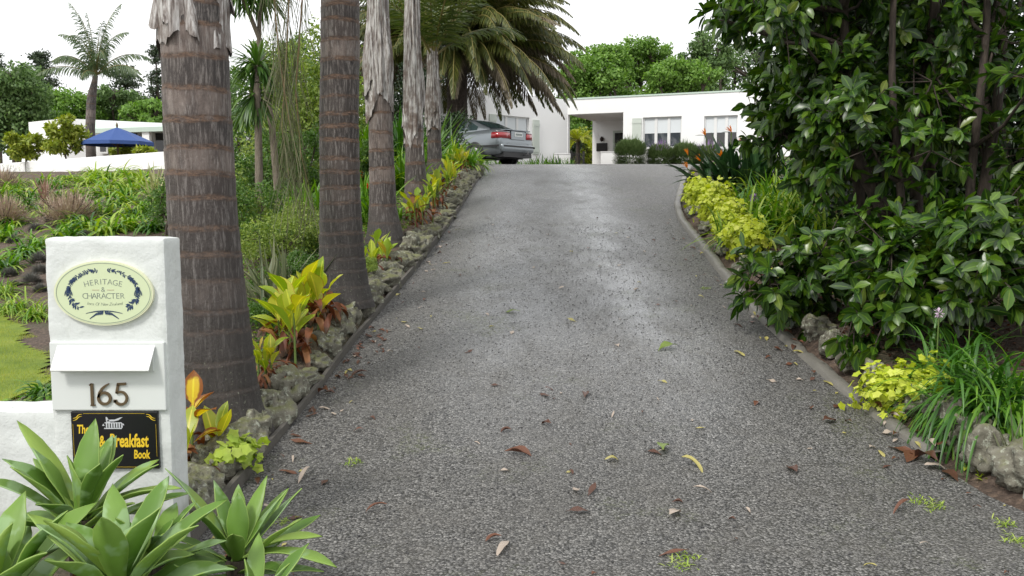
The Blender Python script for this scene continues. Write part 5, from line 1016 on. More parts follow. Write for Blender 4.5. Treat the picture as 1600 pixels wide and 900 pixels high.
# ------------------------------------------------------------------ edging stones
def stone(name, c, r, seed, label, group, lump=1.0):
    n = 26; th = np.linspace(0, 2 * np.pi, n * 2, endpoint=False); ph = np.linspace(-np.pi / 2 + .02, np.pi / 2 - .02, n); T_, P_ = np.meshgrid(th, ph); d = np.stack([np.cos(T_) * np.cos(P_), np.sin(T_) * np.cos(P_), np.sin(P_)], -1).reshape(-1, 3)
    def f(v):
        p = Vector(v * 1.15 + seed * 3.7); a = mnoise.noise(p) * .42 + mnoise.noise(p * 2.3) * .24 * lump; b = abs(mnoise.noise(p * 4.3)) * .22 + mnoise.noise(p * 9) * .06
        cav = max(0, mnoise.noise(p * 3.1 + Vector((5, 1, 2))) - .22) * .9
        return 1 + a - b * .8 + .05 - cav
    k = np.array([f(v) for v in d]); V = np.sign(d) * np.abs(d) ** .85 * k[:, None] * np.array(r); rz = seed * 1.7; V = V @ np.array([[math.cos(rz), math.sin(rz), 0], [-math.sin(rz), math.cos(rz), 0], [0, 0, 1]])
    m = n * 2; i = np.arange((n - 1) * m); rr = i // m; cc_ = i % m; g = Geo(); g.add(V, np.stack([rr * m + cc_, rr * m + (cc_ + 1) % m, (rr + 1) * m + (cc_ + 1) % m, (rr + 1) * m + cc_], 1), N=[list(range(m))[::-1], list(range((n - 1) * m, n * m))])
    return tag(g.obj(name, M['rock'], loc=c), label, 'stone', group)
ORD = ['first', 'second', 'third', 'fourth', 'fifth', 'sixth', 'seventh', 'eighth', 'ninth', 'tenth', 'eleventh', 'twelfth', 'thirteenth', 'fourteenth', 'fifteenth', 'sixteenth', 'seventeenth', 'eighteenth', 'nineteenth', 'twentieth', 'twenty first', 'twenty second', 'twenty third']
PT = [(3.3, 'the agave beside the letterbox'), (5.38, 'the first palm trunk'), (7.8, 'the second palm trunk'), (10.5, 'the third palm trunk'), (12.8, 'the fourth palm trunk'), (15.2, 'the fifth palm trunk'), (99, '')]
rg = rs(31); y = 3.95; cnt = {}
y = 3.95; i = 0
while y < 17.2:
    L = rg.uniform(.11, .21); wd_ = rg.uniform(.11, .165); hgt = rg.uniform(.075, .15); x = float(XL(y)) - wd_ * .95 - .03 + rg.uniform(-.03, .01)
    k = sum(1 for a, _ in PT if a < y) - 1; key = PT[k][1]; cnt[key] = cnt.get(key, 0) + 1
    look = ['grey lichened stone', 'rough grey stone', 'pale lichened stone', 'mossy topped stone', 'pitted dark stone'][rg.randint(5)]
    stone('edging_stone', (x, y, float(D(y)) + hgt * .42), (wd_, L, hgt), i + 1, f'{look}, {ORD[cnt[key] - 1]} edging stone past {key} along the drive', 'rough stones edging the palm side of the drive')
    if rg.rand() < .0: cnt[key] += 1; stone('edging_stone', (x - wd_ - .09, y + .05, float(D(y)) + hgt * .8), (wd_ * .8, L * .8, hgt * .8), i + 60, f'{ORD[cnt[key] - 1]} edging stone past {key} along the drive, in the back row', 'rough stones edging the palm side of the drive')
    y += L * 1.85 + .02; i += 1
RR = [((1592, 775), (.15, .16, .13), 'pale lichen covered stone at the foot of the gate post'), ((1538, 728), (.12, .12, .13), 'dark pitted stone with a hollow beside the gate post stone'), ((1515, 690), (.10, .12, .11), 'lumpy grey stone just behind the pitted stone in the right bed'), ((1465, 690), (.115, .12, .14), 'tall knobbly lichened stone by the kerb end'), ((1418, 645), (.12, .12, .11), 'smooth rounded grey stone right under the lime yellow plant'),
      ((1368, 600), (.09, .10, .10), 'small grey stone left of the lime yellow plant at the kerb'), ((1335, 572), (.10, .12, .11), 'upright brown grey stone behind the kerb next to the lime plant'), ((1305, 548), (.11, .13, .11), 'broad dark stone behind the kerb under the tree leaves'), ((1275, 522), (.10, .12, .10), 'grey stone in leaf litter behind the kerb'), ((1248, 503), (.09, .11, .09), 'dull stone behind the kerb where the leaves hang lowest'),
      ((1165, 425), (.10, .13, .10), 'small dark stone behind the kerb below the yellow foliage'), ((1135, 395), (.10, .13, .09), 'stone behind the kerb at the front of the yellow foliage'), ((1108, 360), (.10, .14, .09), 'stone at the kerb bend half under yellow foliage'), ((1086, 335), (.10, .14, .09), 'last stone of the right bed, by the kerb bend')]
for i, ((px, py), r, lab) in enumerate(RR):
    p = G(px, py); x = max(p[0], float(XR(p[1])) + .15 + r[0] * .8); stone('edging_stone', (x, p[1], gz(x, p[1]) + r[2] * .35), r, 200 + i, lab, 'rough stones in the right bed', 1.4)

# ------------------------------------------------------------------ strap leaved plants
def strap(name, label, P, n, L, W, el=(.5, 1.5), droop=(.9, 2.0), m='strap', group=None, seed=0, cat='plant', spread=.06, seg=6, prof='strap', fl=None, mats=None):
    rg = rs(seed); P = np.array(P, float); az = rg.uniform(0, 6.28, n); e_ = rg.uniform(el[0], el[1], n); b = np.column_stack([rg.normal(0, spread, n), rg.normal(0, spread, n), np.zeros(n)])
    ms = mats or [m]; g = Geo(); V, Q, u, tt = blades(b, dirs(az, e_), L * rg.uniform(.6, 1.1, n), W * rg.uniform(.8, 1.15, n), rg.uniform(droop[0], droop[1], n), seg, prof, .35)
    g.add(V, Q, m=np.repeat(rg.randint(0, len(ms), n), 2 * seg) if len(ms) > 1 else 0, u=u, t=tt); o = g.obj(name, [M[k] for k in ms], loc=P); tag(o, label, cat, group); return o
BK = 'clumps planted on the bank below the terrace wall'
SL = [ # px,py, size, kind, label
 (9, 366, .55, 'strap', 'green strappy clump on bare soil at the far left of the bank'), (39, 392, .50, 'strap', 'green strappy clump beside the dark cushions, low on the bank'), (60, 380, .50, 'strap', 'bushy green strappy clump uphill of the dark cushions'), (98, 366, .62, 'strap', 'broad green strappy clump just above the letterbox corner'),
 (156, 330, .75, 'strap', 'dark green strappy clump beside the big twiggy bush'), (138, 350, .62, 'strap', 'green strappy clump in front of the big twiggy bush'), (172, 356, .65, 'strapl', 'lime green strappy clump right above the oval sign'), (204, 350, .65, 'strapl', 'lime green strappy clump above the letterbox, beside the thick palm'), (192, 312, .70, 'strap', 'green strappy clump between lime clumps mid bank'),
 (177, 284, .75, 'strapl', 'glowing lime strappy clump close under the terrace wall'), (137, 282, .70, 'strapl', 'yellow green strappy clump under the wall above the twiggy bush'), (222, 278, .8, 'strapl', 'tall lime strappy clump under the wall near the thick palm'), (36, 322, .72, 'strap', 'large green strappy clump uphill between two twiggy bushes'), (50, 303, .75, 'strap', 'tall green strappy clump behind the pink flax'), (69, 280, .65, 'strap', 'dark green strappy clump touching the terrace wall'), (92, 286, .6, 'strap', 'small green strappy clump under the wall beside the pink flax'),
 (240, 352, .55, 'softs', 'mid green strappy clump half behind the thick palm trunk'), (68, 328, .40, 'strapl', 'small lime clump below the pink flax'), (9, 412, .50, 'strap', 'green strappy clump beside the lower dark cushions'), (20, 478, .52, 'pale', 'pale green grassy clump at the edge of the lawn'), (58, 488, .48, 'pale', 'pale green grassy clump touching the letterbox at the lawn edge'), (3, 452, .45, 'pale', 'pale green grassy clump cut by the left edge above the lawn'),
 (120, 300, .6, 'strapl', 'lime clump directly behind the big twiggy bush'), (205, 296, .7, 'strapl', 'lime clump mid way between wall and letterbox'), (160, 300, .65, 'strap', 'green clump below the wall centre'), (230, 325, .6, 'strap', 'green clump beside the striped flax'), (68, 612, .22, 'strapd', 'small dark green tuft where the lawn meets the letterbox'), (20, 345, .45, 'strap', 'small green clump below the second twiggy bush'),
 (30, 283, .6, 'strapl', 'lime clump right under the wall at its far left end'), (108, 277, .65, 'strap', 'green clump against the wall above the big twiggy bush'), (236, 290, .7, 'strapl', 'lime clump beside the cream striped flax'), (165, 272, .7, 'strap', 'green clump against the wall between two lime ones'), (212, 330, .6, 'strap', 'green clump midway down the bank near the thick palm'),
 (110, 345, .5, 'strap', 'green clump at the foot of the twiggy bush'), (150, 268, .7, 'strapl', 'lime clump at the wall base above the oval sign'), (200, 268, .7, 'strapl', 'lime clump at the wall base near the thick palm'), (245, 300, .7, 'strap', 'green clump just left of the thick palm trunk mid bank'), (90, 305, .55, 'strap', 'green clump left of the big twiggy bush'), (24, 292, .6, 'strap', 'green clump high on the bank by the left edge'), (0, 300, .6, 'strapl', 'lime clump high on the bank cut by the left edge')]
for i, (px, py, s, k, lab) in enumerate(SL):
    p = G(px, py + 8); mm = {'softs': 'strapd', 'pale': 'strapl'}.get(k, k)
    n = 150 if k == 'pale' else 140
    strap('agapanthus_clump' if k != 'pale' else 'grass_clump', lab, p, n, s * 1.12, (.018 if k == 'pale' else .036) * (s / .6 + .3), (.2, 1.4), (1.7, 3.2), mm, BK, 300 + i, 'plant', s * .16, 5, mats=[mm, mm, 'strap'] if k != 'strap' else ['strap', 'strapd', 'strap', 'strapl'])
def twiggy(px, py, s, lab, seed, m='twig'):
    rg = rs(seed); p = G(px, py); n = 1500; e = empty('twiggy_bush', p, label=lab, cat='bush', group='dry twiggy bushes on the bank'); az = rg.uniform(0, 6.28, n); el = np.arcsin(rg.uniform(.05, 1, n)); g = Geo(); r0 = rg.uniform(.1, .55, n)[:, None] * s
    V, Q, u, tt = blades(dirs(az, el) * r0, dirs(az + rg.uniform(-1, 1, n), el + rg.uniform(-.5, .6, n)), s * rg.uniform(.14, .32, n), .018, rg.uniform(-.3, .3, n), 2, 'lance', .2); g.add(V, Q, u=u, t=tt)
    P, v = ball(rg, 900, (0, 0, s * .45), (s * .9, s * .9, s * .6), .5); V, Q = diamonds(P[P[:, 2] > 0], rg, .03, .014); g.add(V, Q, m=1, u=np.zeros(len(V)), t=np.zeros(len(V))); g.obj('foliage', [M['twig'], M['twig'] if m == 'twig' else M['soft']], e)
    g = Geo()
    for k in range(26): a, b = rg.uniform(0, 6.28), rg.uniform(.3, 1.4); d = dirs(np.array(a), np.array(b)); g.add(*tube([(0, 0, -.03), d * s * .5, d * s * .85 + rg.uniform(-.05, .05, 3)], [.012, .008, .003], 4, False)[:2])
    g.obj('stem', M['bark'], e)
twiggy(108, 350, 1.0, 'big pinkish brown twiggy bush in the middle of the bank', 1); twiggy(6, 300, .95, 'tall brown twiggy bush at the left edge just under the terrace wall', 2, 'g'); twiggy(8, 350, .85, 'greenish brown twiggy bush at the left edge below the taller one', 3, 'g')
for i, (px, py, s, lab) in enumerate([(79, 345, .22, 'dark cushion just under the small lime clump'), (55, 360, .22, 'dark cushion on open soil, highest of the soil patch'), (136, 372, .24, 'dark cushion behind the letterbox top'), (60, 408, .24, 'dark cushion in the middle of the soil patch'), (63, 426, .22, 'dark cushion hard against the letterbox side'), (49, 442, .25, 'widest dark cushion near the lawn clumps'), (15, 430, .20, 'dark cushion near the left edge of the soil'), (22, 446, .13, 'tiny dark cushion beside the widest one'), (63, 455, .18, 'greenish cushion lowest beside the letterbox'), (21, 378, .2, 'dark cushion between two strappy clumps at the left'), (27, 393, .17, 'small dark cushion under the left strappy clump')]):
    s *= .8; p = G(px, py); rg = rs(400 + i); n = 700; az = rg.uniform(0, 6.28, n); el = np.arcsin(rg.uniform(.0, 1, n)); g = Geo(); V, Q, u, tt = blades(dirs(az, el) * s * .35 * np.array([1, 1, .7]), dirs(az, el), s * rg.uniform(.4, .75, n), .007, rg.uniform(-.2, .3, n), 2, 'lance', .2); g.add(V, Q, u=u, t=tt)
    tag(g.obj('lavender_cushion', M['pup'], loc=p), lab, 'shrub', 'dark cushions planted in the bank soil')
p = G(248, 322); strap('flax_plant', 'cream striped flax fanning out left of the thickest palm trunk', p, 60, 1.0, .045, (.5, 1.45), (.2, .9), 'flaxv', None, 1, 'plant', .08)
p = G(72, 318); strap('flax_plant', 'thin pinkish flax standing up between green clumps on the bank', p, 26, .85, .04, (1.0, 1.5), (.1, .5), 'flaxp', None, 2, 'plant', .05)
q_ = at(430, 440, 7.5); strap('flax_plant', 'grey green flax fan between the first two palm trunks', (q_[0], 7.5, gz(q_[0], 7.5)), 70, .62, .035, (.7, 1.5), (.1, .7), 'flax', None, 3, 'plant', .09)
rg = rs(77)
for i, (px, Y, n, L, k, lab) in enumerate([(580, 11.6, 110, .75, 'strap', 'fresh green strappy clump filling the gap before the third palm'), (577, 14.5, 110, .9, 'strapl', 'tall bright strappy clump with orange pokers behind it'), (575, 17.5, 110, 1.1, 'strap', 'green strappy clump below the annex'), (632, 14.6, 120, .8, 'strap', 'green strappy clump between the third and fourth palms'), (628, 17.5, 120, 1.2, 'strapd', 'tall dark strappy clump behind the fourth palm'), (668, 17.0, 110, .95, 'strap', 'green strappy clump just behind the fifth palm trunk'), (482, 12.0, 90, .6, 'strap', 'green strappy clump behind the second palm'), (600, 20, 120, 1.2, 'strapd', 'dark green strappy clump before the annex wall')]):
    x = float(at(px, 300, Y)[0]); strap('agapanthus_clump', lab, (x, Y, gz(x, Y)), n, L, .04, (.6, 1.5), (.6, 1.9), k, 'strappy clumps behind the palms', 420 + i, 'plant', .14)
for i, (px, Y, L, lab) in enumerate([(734, 16.8, .45, 'bright green strappy clump at the top corner of the drive by the car wheel'), (722, 17.0, .5, 'lime tinged strappy clump left of the corner clump by the car'), (704, 18.4, .55, 'green strappy clump in front of the car door'), (750, 18.2, .36, 'small green clump at the very end of the stone row')]):
    x = float(at(px, 300, Y)[0]); x = min(x, float(XL(Y)) - .3); strap('agapanthus_clump', lab, (x, Y, gz(x, Y)), 120, L, .038, (.4, 1.45), (1.0, 2.2), 'strap', 'strappy clumps at the top of the drive', 430 + i, 'plant', .13, mats=['strap', 'strapl', 'strap'])
x = float(at(680, 250, 20.5)[0]); strap('spiky_plant', 'dark spiky fan of narrow leaves overlapping the side of the car', (x, 20.5, gz(x, 20.5)), 110, 1.35, .05, (.3, 1.3), (.3, 1.1), 'cord', None, 9, 'plant', .2)
# plants along the house front
for i, (px, py, Y, s, k, lab) in enumerate([(765, 250, 33.5, .5, 'strap', 'green tuft under the wing wall behind the car'), (822, 252, 35, .45, 'strap', 'green tuft at the wing wall right of the car'), (846, 250, 36.5, .6, 'strap', 'spiky green tuft under the wing shutter'), (862, 250, 37, .65, 'strapd', 'spiky green tuft at the corner near the porch gate'), (876, 252, 37.5, .6, 'strap', 'spiky tuft beside the porch gate wall')]):
    x = float(at(px, py, Y)[0]); strap('strappy_plant', lab, (x, Y, float(D(Y)) - .12), 50, s * 1.0, .05, (.5, 1.5), (.4, 1.2), k, 'tufts along the house wing', 440 + i, 'plant', .3)
for i, (px, w_, top, lab) in enumerate([(985, 48, 222, 'tallest rounded lavender bush at the porch end of the hedge'), (1032, 40, 230, 'second lavender bush, under the three light window'), (1070, 40, 228, 'third lavender bush, right of the three light window'), (1105, 44, 231, 'fourth lavender bush, toward the bird of paradise')]):
    Y = 36.6; x = float(at(px, 250, Y)[0]); z0 = float(D(Y)) - .1; hgt = (float(at(px, top, Y)[2]) - z0) * 1.15; rw_ = w_ / 2 / F * Y * 1.35; rg = rs(450 + i); n = 10000; e = empty('lavender_bush', (x, Y, z0), label=lab, cat='bush', group='lavender hedge in front of the house'); az = rg.uniform(0, 6.28, n); el = np.arcsin(rg.uniform(-.8, 1, n)); g = Geo(); d = dirs(az, el); k = rg.uniform(.45, .85, n)[:, None]
    d = np.sign(d) * np.abs(d) ** .75; V, Q, u, tt = blades(d * k * np.array([rw_ * .9, rw_ * .9, hgt * .66]) + [0, 0, hgt * .36], d + rg.normal(size=(n, 3)) * .3 + [0, 0, .5], rg.uniform(.08, .18, n), .03, .1, 2, 'lance', .2); g.add(V, Q, u=u, t=tt); g.obj('foliage', M['lav'], e)
    n = 90; az = rg.uniform(0, 6.28, n); el = rg.uniform(.5, 1.5, n); d = dirs(az, el); g = Geo(); V, Q, u, tt = blades(d * np.array([rw_, rw_, hgt * .5]) * .9 + [0, 0, hgt * .45], d, rg.uniform(.2, .38, n), .014, .1, 2, 'lance', .2); g.add(V, Q, u=u, t=tt); g.obj('blossom', M['mauve'] if i % 2 else M['lav'], e)
# tree fern and greenery seen through the porch
x = float(at(903, 230, 47)[0]); zf = float(at(0, 222, 47)[2]); e = empty('tree_fern', (x, 47, 3.0), label='golden green tree fern glimpsed through the open porch', cat='fern'); g = Geo(); rg = rs(3)
for k in range(16): frond(g, (0, 0, zf - 3.0), k * 2.4, rg.uniform(.3, 1.0), 1.7, 1.5, 30, .30, .04, .4, .02, m=0, mr=1, rng=rg, seg=2)
g.obj('crown', [M['fern'], M['phr']], e); g = Geo(); g.add(*tube([(0, 0, 0), (0, 0, zf - 3)], [.12, .1], 8)[:2]); g.obj('trunk', M['barkd'], e)
for i, (px, Y, h_, m, lab) in enumerate([(895, 52, 3.2, 'bg4', 'dappled yellow green shrub behind the tree fern'), (915, 53, 3.4, 'softd', 'dark green shrub behind the porch'), (878, 50, 2.6, 'dark', 'dark shrub behind the porch gate'), (930, 51, 2.0, 'bg4', 'yellow flowered shrub low behind the porch')]):
    x = float(at(px, 230, Y)[0]); clump_tree('shrub', lab, (x, Y, 3.0), [((x, Y, 3 + h_ * .5), (1.0, .8, h_ * .38)), ((x + .6, Y, 3 + h_ * .7), (.6, .6, .6)), ((x - .5, Y, 3 + h_ * .8), (.6, .6, .5))], 2500, .16, .09, M[m], .05, seed=460 + i, cat='shrub', group='shrubs behind the porch')

# ------------------------------------------------------------------ cannas, lime plants
def canna(label, P, stems, L, W, seed, mats=('cannay', 'cannag'), hgt=.3, low=.5, group='yellowing cannas behind the edging stones', nl=4):
    rg = rs(seed); e = empty('canna_plant', P, label=label, cat='plant', group=group); g = Geo(); s = Geo(); d_ = Geo()
    for k in range(stems):
        o = np.array([rg.normal(0, .06), rg.normal(0, .08), 0]); h_ = hgt * rg.uniform(.5, 1.1); az0 = rg.uniform(0, 6.28); ln = rg.uniform(.0, .25); top = o + [ln * h_ * math.cos(az0), ln * h_ * math.sin(az0), h_]; s.add(*tube([o - [0, 0, .03], (o + top) / 2, top], [.010, .008, .006], 6)[:2])
        n = nl; f = np.linspace(.45, 1.0, n); az = az0 + np.arange(n) * 2.5 + rg.uniform(-.4, .4, n); el = rg.uniform(.75, 1.45, n); b = o + (top - o) * f[:, None]
        V, Q, u, tt = blades(b, dirs(az, el), L * rg.uniform(.65, 1.1, n), W * rg.uniform(.7, 1.1, n), rg.uniform(.1, .9, n), 8, 'canna', rg.uniform(.15, .5), wave=.05, rng=rg); g.add(V, Q, m=np.repeat(rg.randint(0, len(mats), n), 16), u=u, t=tt)
    n = int(stems * 5 * low); 
    if n:
        az = rg.uniform(0, 6.28, n); V, Q, u, tt = blades(np.column_stack([rg.normal(0, .07, n), rg.normal(0, .07, n), rg.uniform(.02, hgt * .6, n)]), dirs(az, rg.uniform(-.2, 1.0, n)), L * rg.uniform(.4, .9, n), W * .35, rg.uniform(1.5, 3.2, n), 6, 'lance', .7, wave=.2, rng=rg); d_.add(V, Q, u=u, t=tt); d_.obj('dead_leaf', M['cannab'], e)
    g.obj('foliage', [M[m] for m in mats], e); s.obj('stem', M['stemg'], e)
def gp(px, py, Y=None):
    if Y is None: return G(px, py)
    x = float(at(px, py, Y)[0]); return np.array([x, Y, gz(x, Y)])
CN = [((305, 700, 4.75), 3, .22, .075, 1, ('cannay', 'cannag'), .26, 1.0, 'yellow green canna tight against the letterbox side'), ((332, 700, 4.85), 2, .23, .10, 2, ('cannatwo',), .28, 1.2, 'canna with a big yellow leaf bordered rusty brown'),
      ((435, 590, 6.0), 4, .16, .055, 3, ('cannag', 'cannay'), .22, 1.6, 'low ragged canna with withered brown stems past the first palm'), ((470, 540, 6.45), 6, .27, .11, 4, ('cannay', 'cannag', 'cannag'), .36, 1.0, 'largest canna clump with broad lime and yellow leaves'), ((505, 520, 6.9), 5, .26, .11, 5, ('cannag', 'cannay'), .36, .8, 'tall green canna between the largest clump and the second palm'), ((530, 500, 7.2), 3, .22, .09, 6, ('cannag', 'cannab'), .26, 1.0, 'canna with one reddish brown leaf before the second palm'),
      ((598, 392, 9.4), 4, .26, .10, 7, ('cannag', 'cannay'), .28, .8, 'upright lime canna at the foot of the third palm'), ((575, 410, 9.0), 2, .22, .08, 8, ('cannag',), .22, 1.2, 'small canna in the gap before the third palm'), ((648, 350, 11.3), 4, .27, .10, 9, ('cannay', 'cannag', 'cannab'), .30, .8, 'yellow and bronze canna before the fourth palm'), ((668, 350, 11.7), 3, .22, .09, 10, ('cannag', 'cannay'), .28, .8, 'lime canna beside the fourth palm trunk'),
      ((690, 325, 12.6), 4, .26, .09, 11, ('cannay', 'cannag'), .34, .8, 'tall yellow canna between fourth and fifth palms'), ((705, 310, 13.3), 4, .28, .09, 12, ('cannag', 'cannay'), .36, .6, 'tall lime canna just past the fifth palm line'), ((700, 290, 14.2), 4, .28, .09, 13, ('cannay', 'cannag'), .40, .5, 'yellow canna in front of the fifth palm trunk'), ((722, 292, 14.8), 4, .26, .08, 14, ('cannay', 'cannag'), .30, .5, 'yellow canna near the top of the stone row'), ((710, 340, 11.5), 2, .16, .07, 15, ('cannab',), .12, .5, 'small reddish brown canna leaning over the stones'), ((716, 278, 15.8), 5, .28, .08, 16, ('cannag', 'cannay'), .36, .5, 'last lime canna before the strappy clumps'), ((735, 272, 16.4), 4, .24, .07, 17, ('cannay',), .26, .5, 'low yellow canna at the top of the stone row')]
for (a, n, L, W, sd_, mm, h_, low, lab) in CN:
    k_ = 1.0 if a[2] > 8 else 1; L *= 1.2 if a[2] < 8 else .95; W *= 1.4 if a[2] < 8 else 1.0; mm = mm if a[2] < 8 or len(mm) == 1 else mm + ('strapl',); p = gp(*a); lim = float(XL(p[1])) - .30; p[0] = min(p[0], lim); p[2] = gz(p[0], p[1]); canna(lab, p, n, L, W, sd_ + 500, mm, h_, low)
def lime(label, c, r, n, size, seed, m='heuch', flowers=None):
    rg = rs(seed); e = empty('lime_leaved_plant', (c[0], c[1], gz(c[0], c[1])), label=label, cat='plant', group='acid lime leaved plants'); o_ = np.array([c[0], c[1], gz(c[0], c[1])]); P, v = ball(rg, n, c, r, .5); P = np.array(c) + (P - np.array(c)) * np.array([.62 + .75 * (mnoise.noise(Vector(q * 1.7 + seed)) + .5) for q in v])[:, None] * (1 + .10 * rg.normal(size=(n, 1))); ok = P[:, 2] > o_[2] - .1; P, v = P[ok], v[ok]; n = len(P)
    # each leaf: a rounded lobed disc, slightly cupped
    N_ = nrm(v + rg.normal(size=(n, 3)) * .6 + [0, -.2, .7]); a = nrm(np.cross(N_, rg.normal(size=(n, 3)))); b = np.cross(N_, a); k = 15; th = np.linspace(0, 2 * np.pi, k, endpoint=False); rr_ = 1 + .16 * np.cos(th * 5) + .06 * np.cos(th * 10); sz = size * rg.uniform(.6, 1.2, n)
    V = np.concatenate([P[:, None], P[:, None] + sz[:, None, None] * .55 * (a[:, None] * np.cos(th)[:, None] + b[:, None] * np.sin(th)[:, None]) * rr_[:, None] * .5 + N_[:, None] * sz[:, None, None] * .08, P[:, None] + sz[:, None, None] * .55 * (a[:, None] * np.cos(th)[:, None] + b[:, None] * np.sin(th)[:, None]) * rr_[:, None] + N_[:, None] * sz[:, None, None] * (.05 + .06 * np.sin(th * 3))[:, None]], 1)
    i = np.arange(k); T = np.stack([0 * i, 1 + i, 1 + (i + 1) % k], 1); Q = np.stack([1 + i, 1 + k + i, 1 + k + (i + 1) % k, 1 + (i + 1) % k], 1); off = (2 * k + 1) * np.arange(n)[:, None, None]; g = Geo(); g.add(V.reshape(-1, 3), (Q[None] + off).reshape(-1, 4), (T[None] + off).reshape(-1, 3)); g.xf(lambda V: V - o_); g.obj('foliage', M[m], e)
    g = Geo()
    for q in P[::9]: g.add(*tube([o_ + (q - o_) * [.3, .3, 0] - [0, 0, .02], (q + o_) / 2 + [0, 0, .02], q], .0025, 4, False)[:2])
    g.xf(lambda V: V - o_); g.obj('stem', M['stemg'], e)
c = gp(1398, 610, 5.75); lime('acid yellow lobed leaf plant on the stones beside the gate post', c + [0.02, 0, .17], (.25, .20, .17), 800, .048, 1); 
p = gp(1455, 600, 5.65); lime('small acid yellow plant against the drooping grassy clump', p + [0, 0, .10], (.11, .1, .08), 110, .052, 8)
c = gp(366, 700, 4.85); lime('lime green lobed leaf plant beside the nearest edging stones', c + [0, 0, .13], (.14, .14, .09), 230, .055, 2, 'heuchg')
for i, (px, py, Y, r, n, lab) in enumerate([(1092, 330, 12.9, (.24, .42, .28), 620, 'far end of the acid yellow foliage mound by the kerb bend'), (1118, 345, 12.0, (.26, .5, .30), 800, 'middle acid yellow mound spilling to the kerb'), (1140, 385, 10.8, (.24, .45, .26), 620, 'near acid yellow mound under the overhanging leaves'), (1150, 415, 9.8, (.26, .4, .26), 480, 'lowest acid yellow mound beside the kerb, shaded by leaves'), (1225, 480, 8.0, (.22, .3, .16), 200, 'yellow foliage glimpsed under the tree leaves')]):
    x = max(float(at(px, py, Y)[0]), float(XR(Y)) + .2 + r[0] * .5); z = gz(x, Y); lime(lab, np.array([x, Y, z + r[2] * .62]), np.array(r) * .9, int(n * 1.5), .055, 20 + i)
# green mass with mauve flower behind the yellow mounds
for i, (px, Y, L, n, k, lab) in enumerate([(1190, 11.6, .66, 300, 'strap', 'green strappy mass with a mauve flower behind the yellow mounds'), (1235, 11.0, .66, 300, 'strap', 'green strappy mass right of the mauve flower under the tree'), (1170, 10.3, .5, 220, 'strap', 'green strappy clump between yellow mound and tree leaves'), (1215, 12.8, .7, 150, 'strapl', 'paler strappy clump deeper in the bed before the paddle leaves'), (1290, 10.5, .6, 120, 'strap', 'strappy clump glimpsed between the tree stems'), (1260, 13.5, .8, 130, 'strap', 'tall strappy clump behind the glossy tree stems')]):
    x = float(at(px, 300, Y)[0]); strap('agapanthus_clump', lab, (x, Y, gz(x, Y) + .02), n, L * 1.0, .034, (.3, 1.5), (1.2, 2.6), k, 'strappy clumps in the right bed', 470 + i, 'plant', .16, mats=['strap', 'strapd', 'strapl'] if k == 'strap' else ['strapl', 'strap'])
def flowerhead(name, label, p, r, n, m, h_, seed, group=None):
    rg = rs(seed); e = empty(name, (p[0], p[1], gz(p[0], p[1])), label=label, cat='flower', group=group); z = p[2] - gz(p[0], p[1]); g = Geo(); P, v = ball(rg, n, (0, 0, z), r, .6); V, Q, u, tt = blades(P * [1, 1, 1] - v * r * .5, v, r * .8, r * .6, .1, 3, 'broad', .2); g.add(V, Q, u=u, t=tt); g.obj('bloom', M[m], e); g = Geo(); g.add(*tube([(0, 0, 0), (0, 0, z)], .004, 5)[:2]); g.obj('stem', M['stemg'], e)
flowerhead('agapanthus_flower', 'small mauve flower head in the green mass of the right bed', at(1177, 309, 11.2), .055, 34, 'mauve', 0, 1)
flowerhead('pink_flower', 'pale pink flower head above the drooping grassy clump', at(1467, 489, 5.75), .032, 26, 'pink', 0, 2); flowerhead('pink_flower', 'smaller pale pink flower behind the grassy clump', at(1517, 469, 6.0), .02, 14, 'pink', 0, 3)
# drooping grassy clump on the right
p = gp(1556, 600, 5.35); o = strap('grassy_clump', 'large drooping deep green grassy clump by the gate post', (p[0], 5.35, gz(p[0], 5.35)), 900, .70, .021, (.7, 1.5), (2.6, 4.4), 'strapd', None, 12, 'plant', .13, 10, mats=['strapd', 'strap', 'strapd'])
p = gp(1495, 560, 5.9); strap('grassy_clump', 'smaller deep green grassy clump tucked behind the large drooping one', (p[0], 5.9, gz(p[0], 5.9)), 150, .6, .02, (.75, 1.5), (1.8, 3.2), 'strapd', None, 13, 'plant', .1, 9)
p = gp(1583, 690, 4.75); strap('iris_fan', 'thin blue green upright leaves in the soil near the gate post', (p[0], p[1], gz(p[0], p[1])), 9, .36, .016, (1.1, 1.5), (.1, .5), 'flax', None, 14, 'plant', .02)
for i, (px, Y, sz, lab) in enumerate([(1440, 6.2, .13, 'small broad leaved green seedling behind the acid yellow plant'), (1500, 6.3, .11, 'broad leaved green shoot under the pale pink flower'), (1525, 5.0, .06, 'tiny round leaved weed in soil between the stones'), (1545, 4.85, .05, 'tiny lime weed nearest the gate post stone')]):
    x = float(at(px, 560, Y)[0]); rg = rs(480 + i); n = 16; g = Geo(); V, Q, u, tt = blades(rg.normal(0, .015, (n, 3)) * [1, 1, 0], dirs(rg.uniform(0, 6.28, n), rg.uniform(.2, 1.3, n)), sz * rg.uniform(.7, 1.3, n), sz * .42, rg.uniform(.3, 1.2, n), 5, 'canna', .25); g.add(V, Q, u=u, t=tt); tag(g.obj('seedling', M['cannag'] if i > 1 else M['strap'], loc=(x, Y, gz(x, Y))), lab, 'plant')
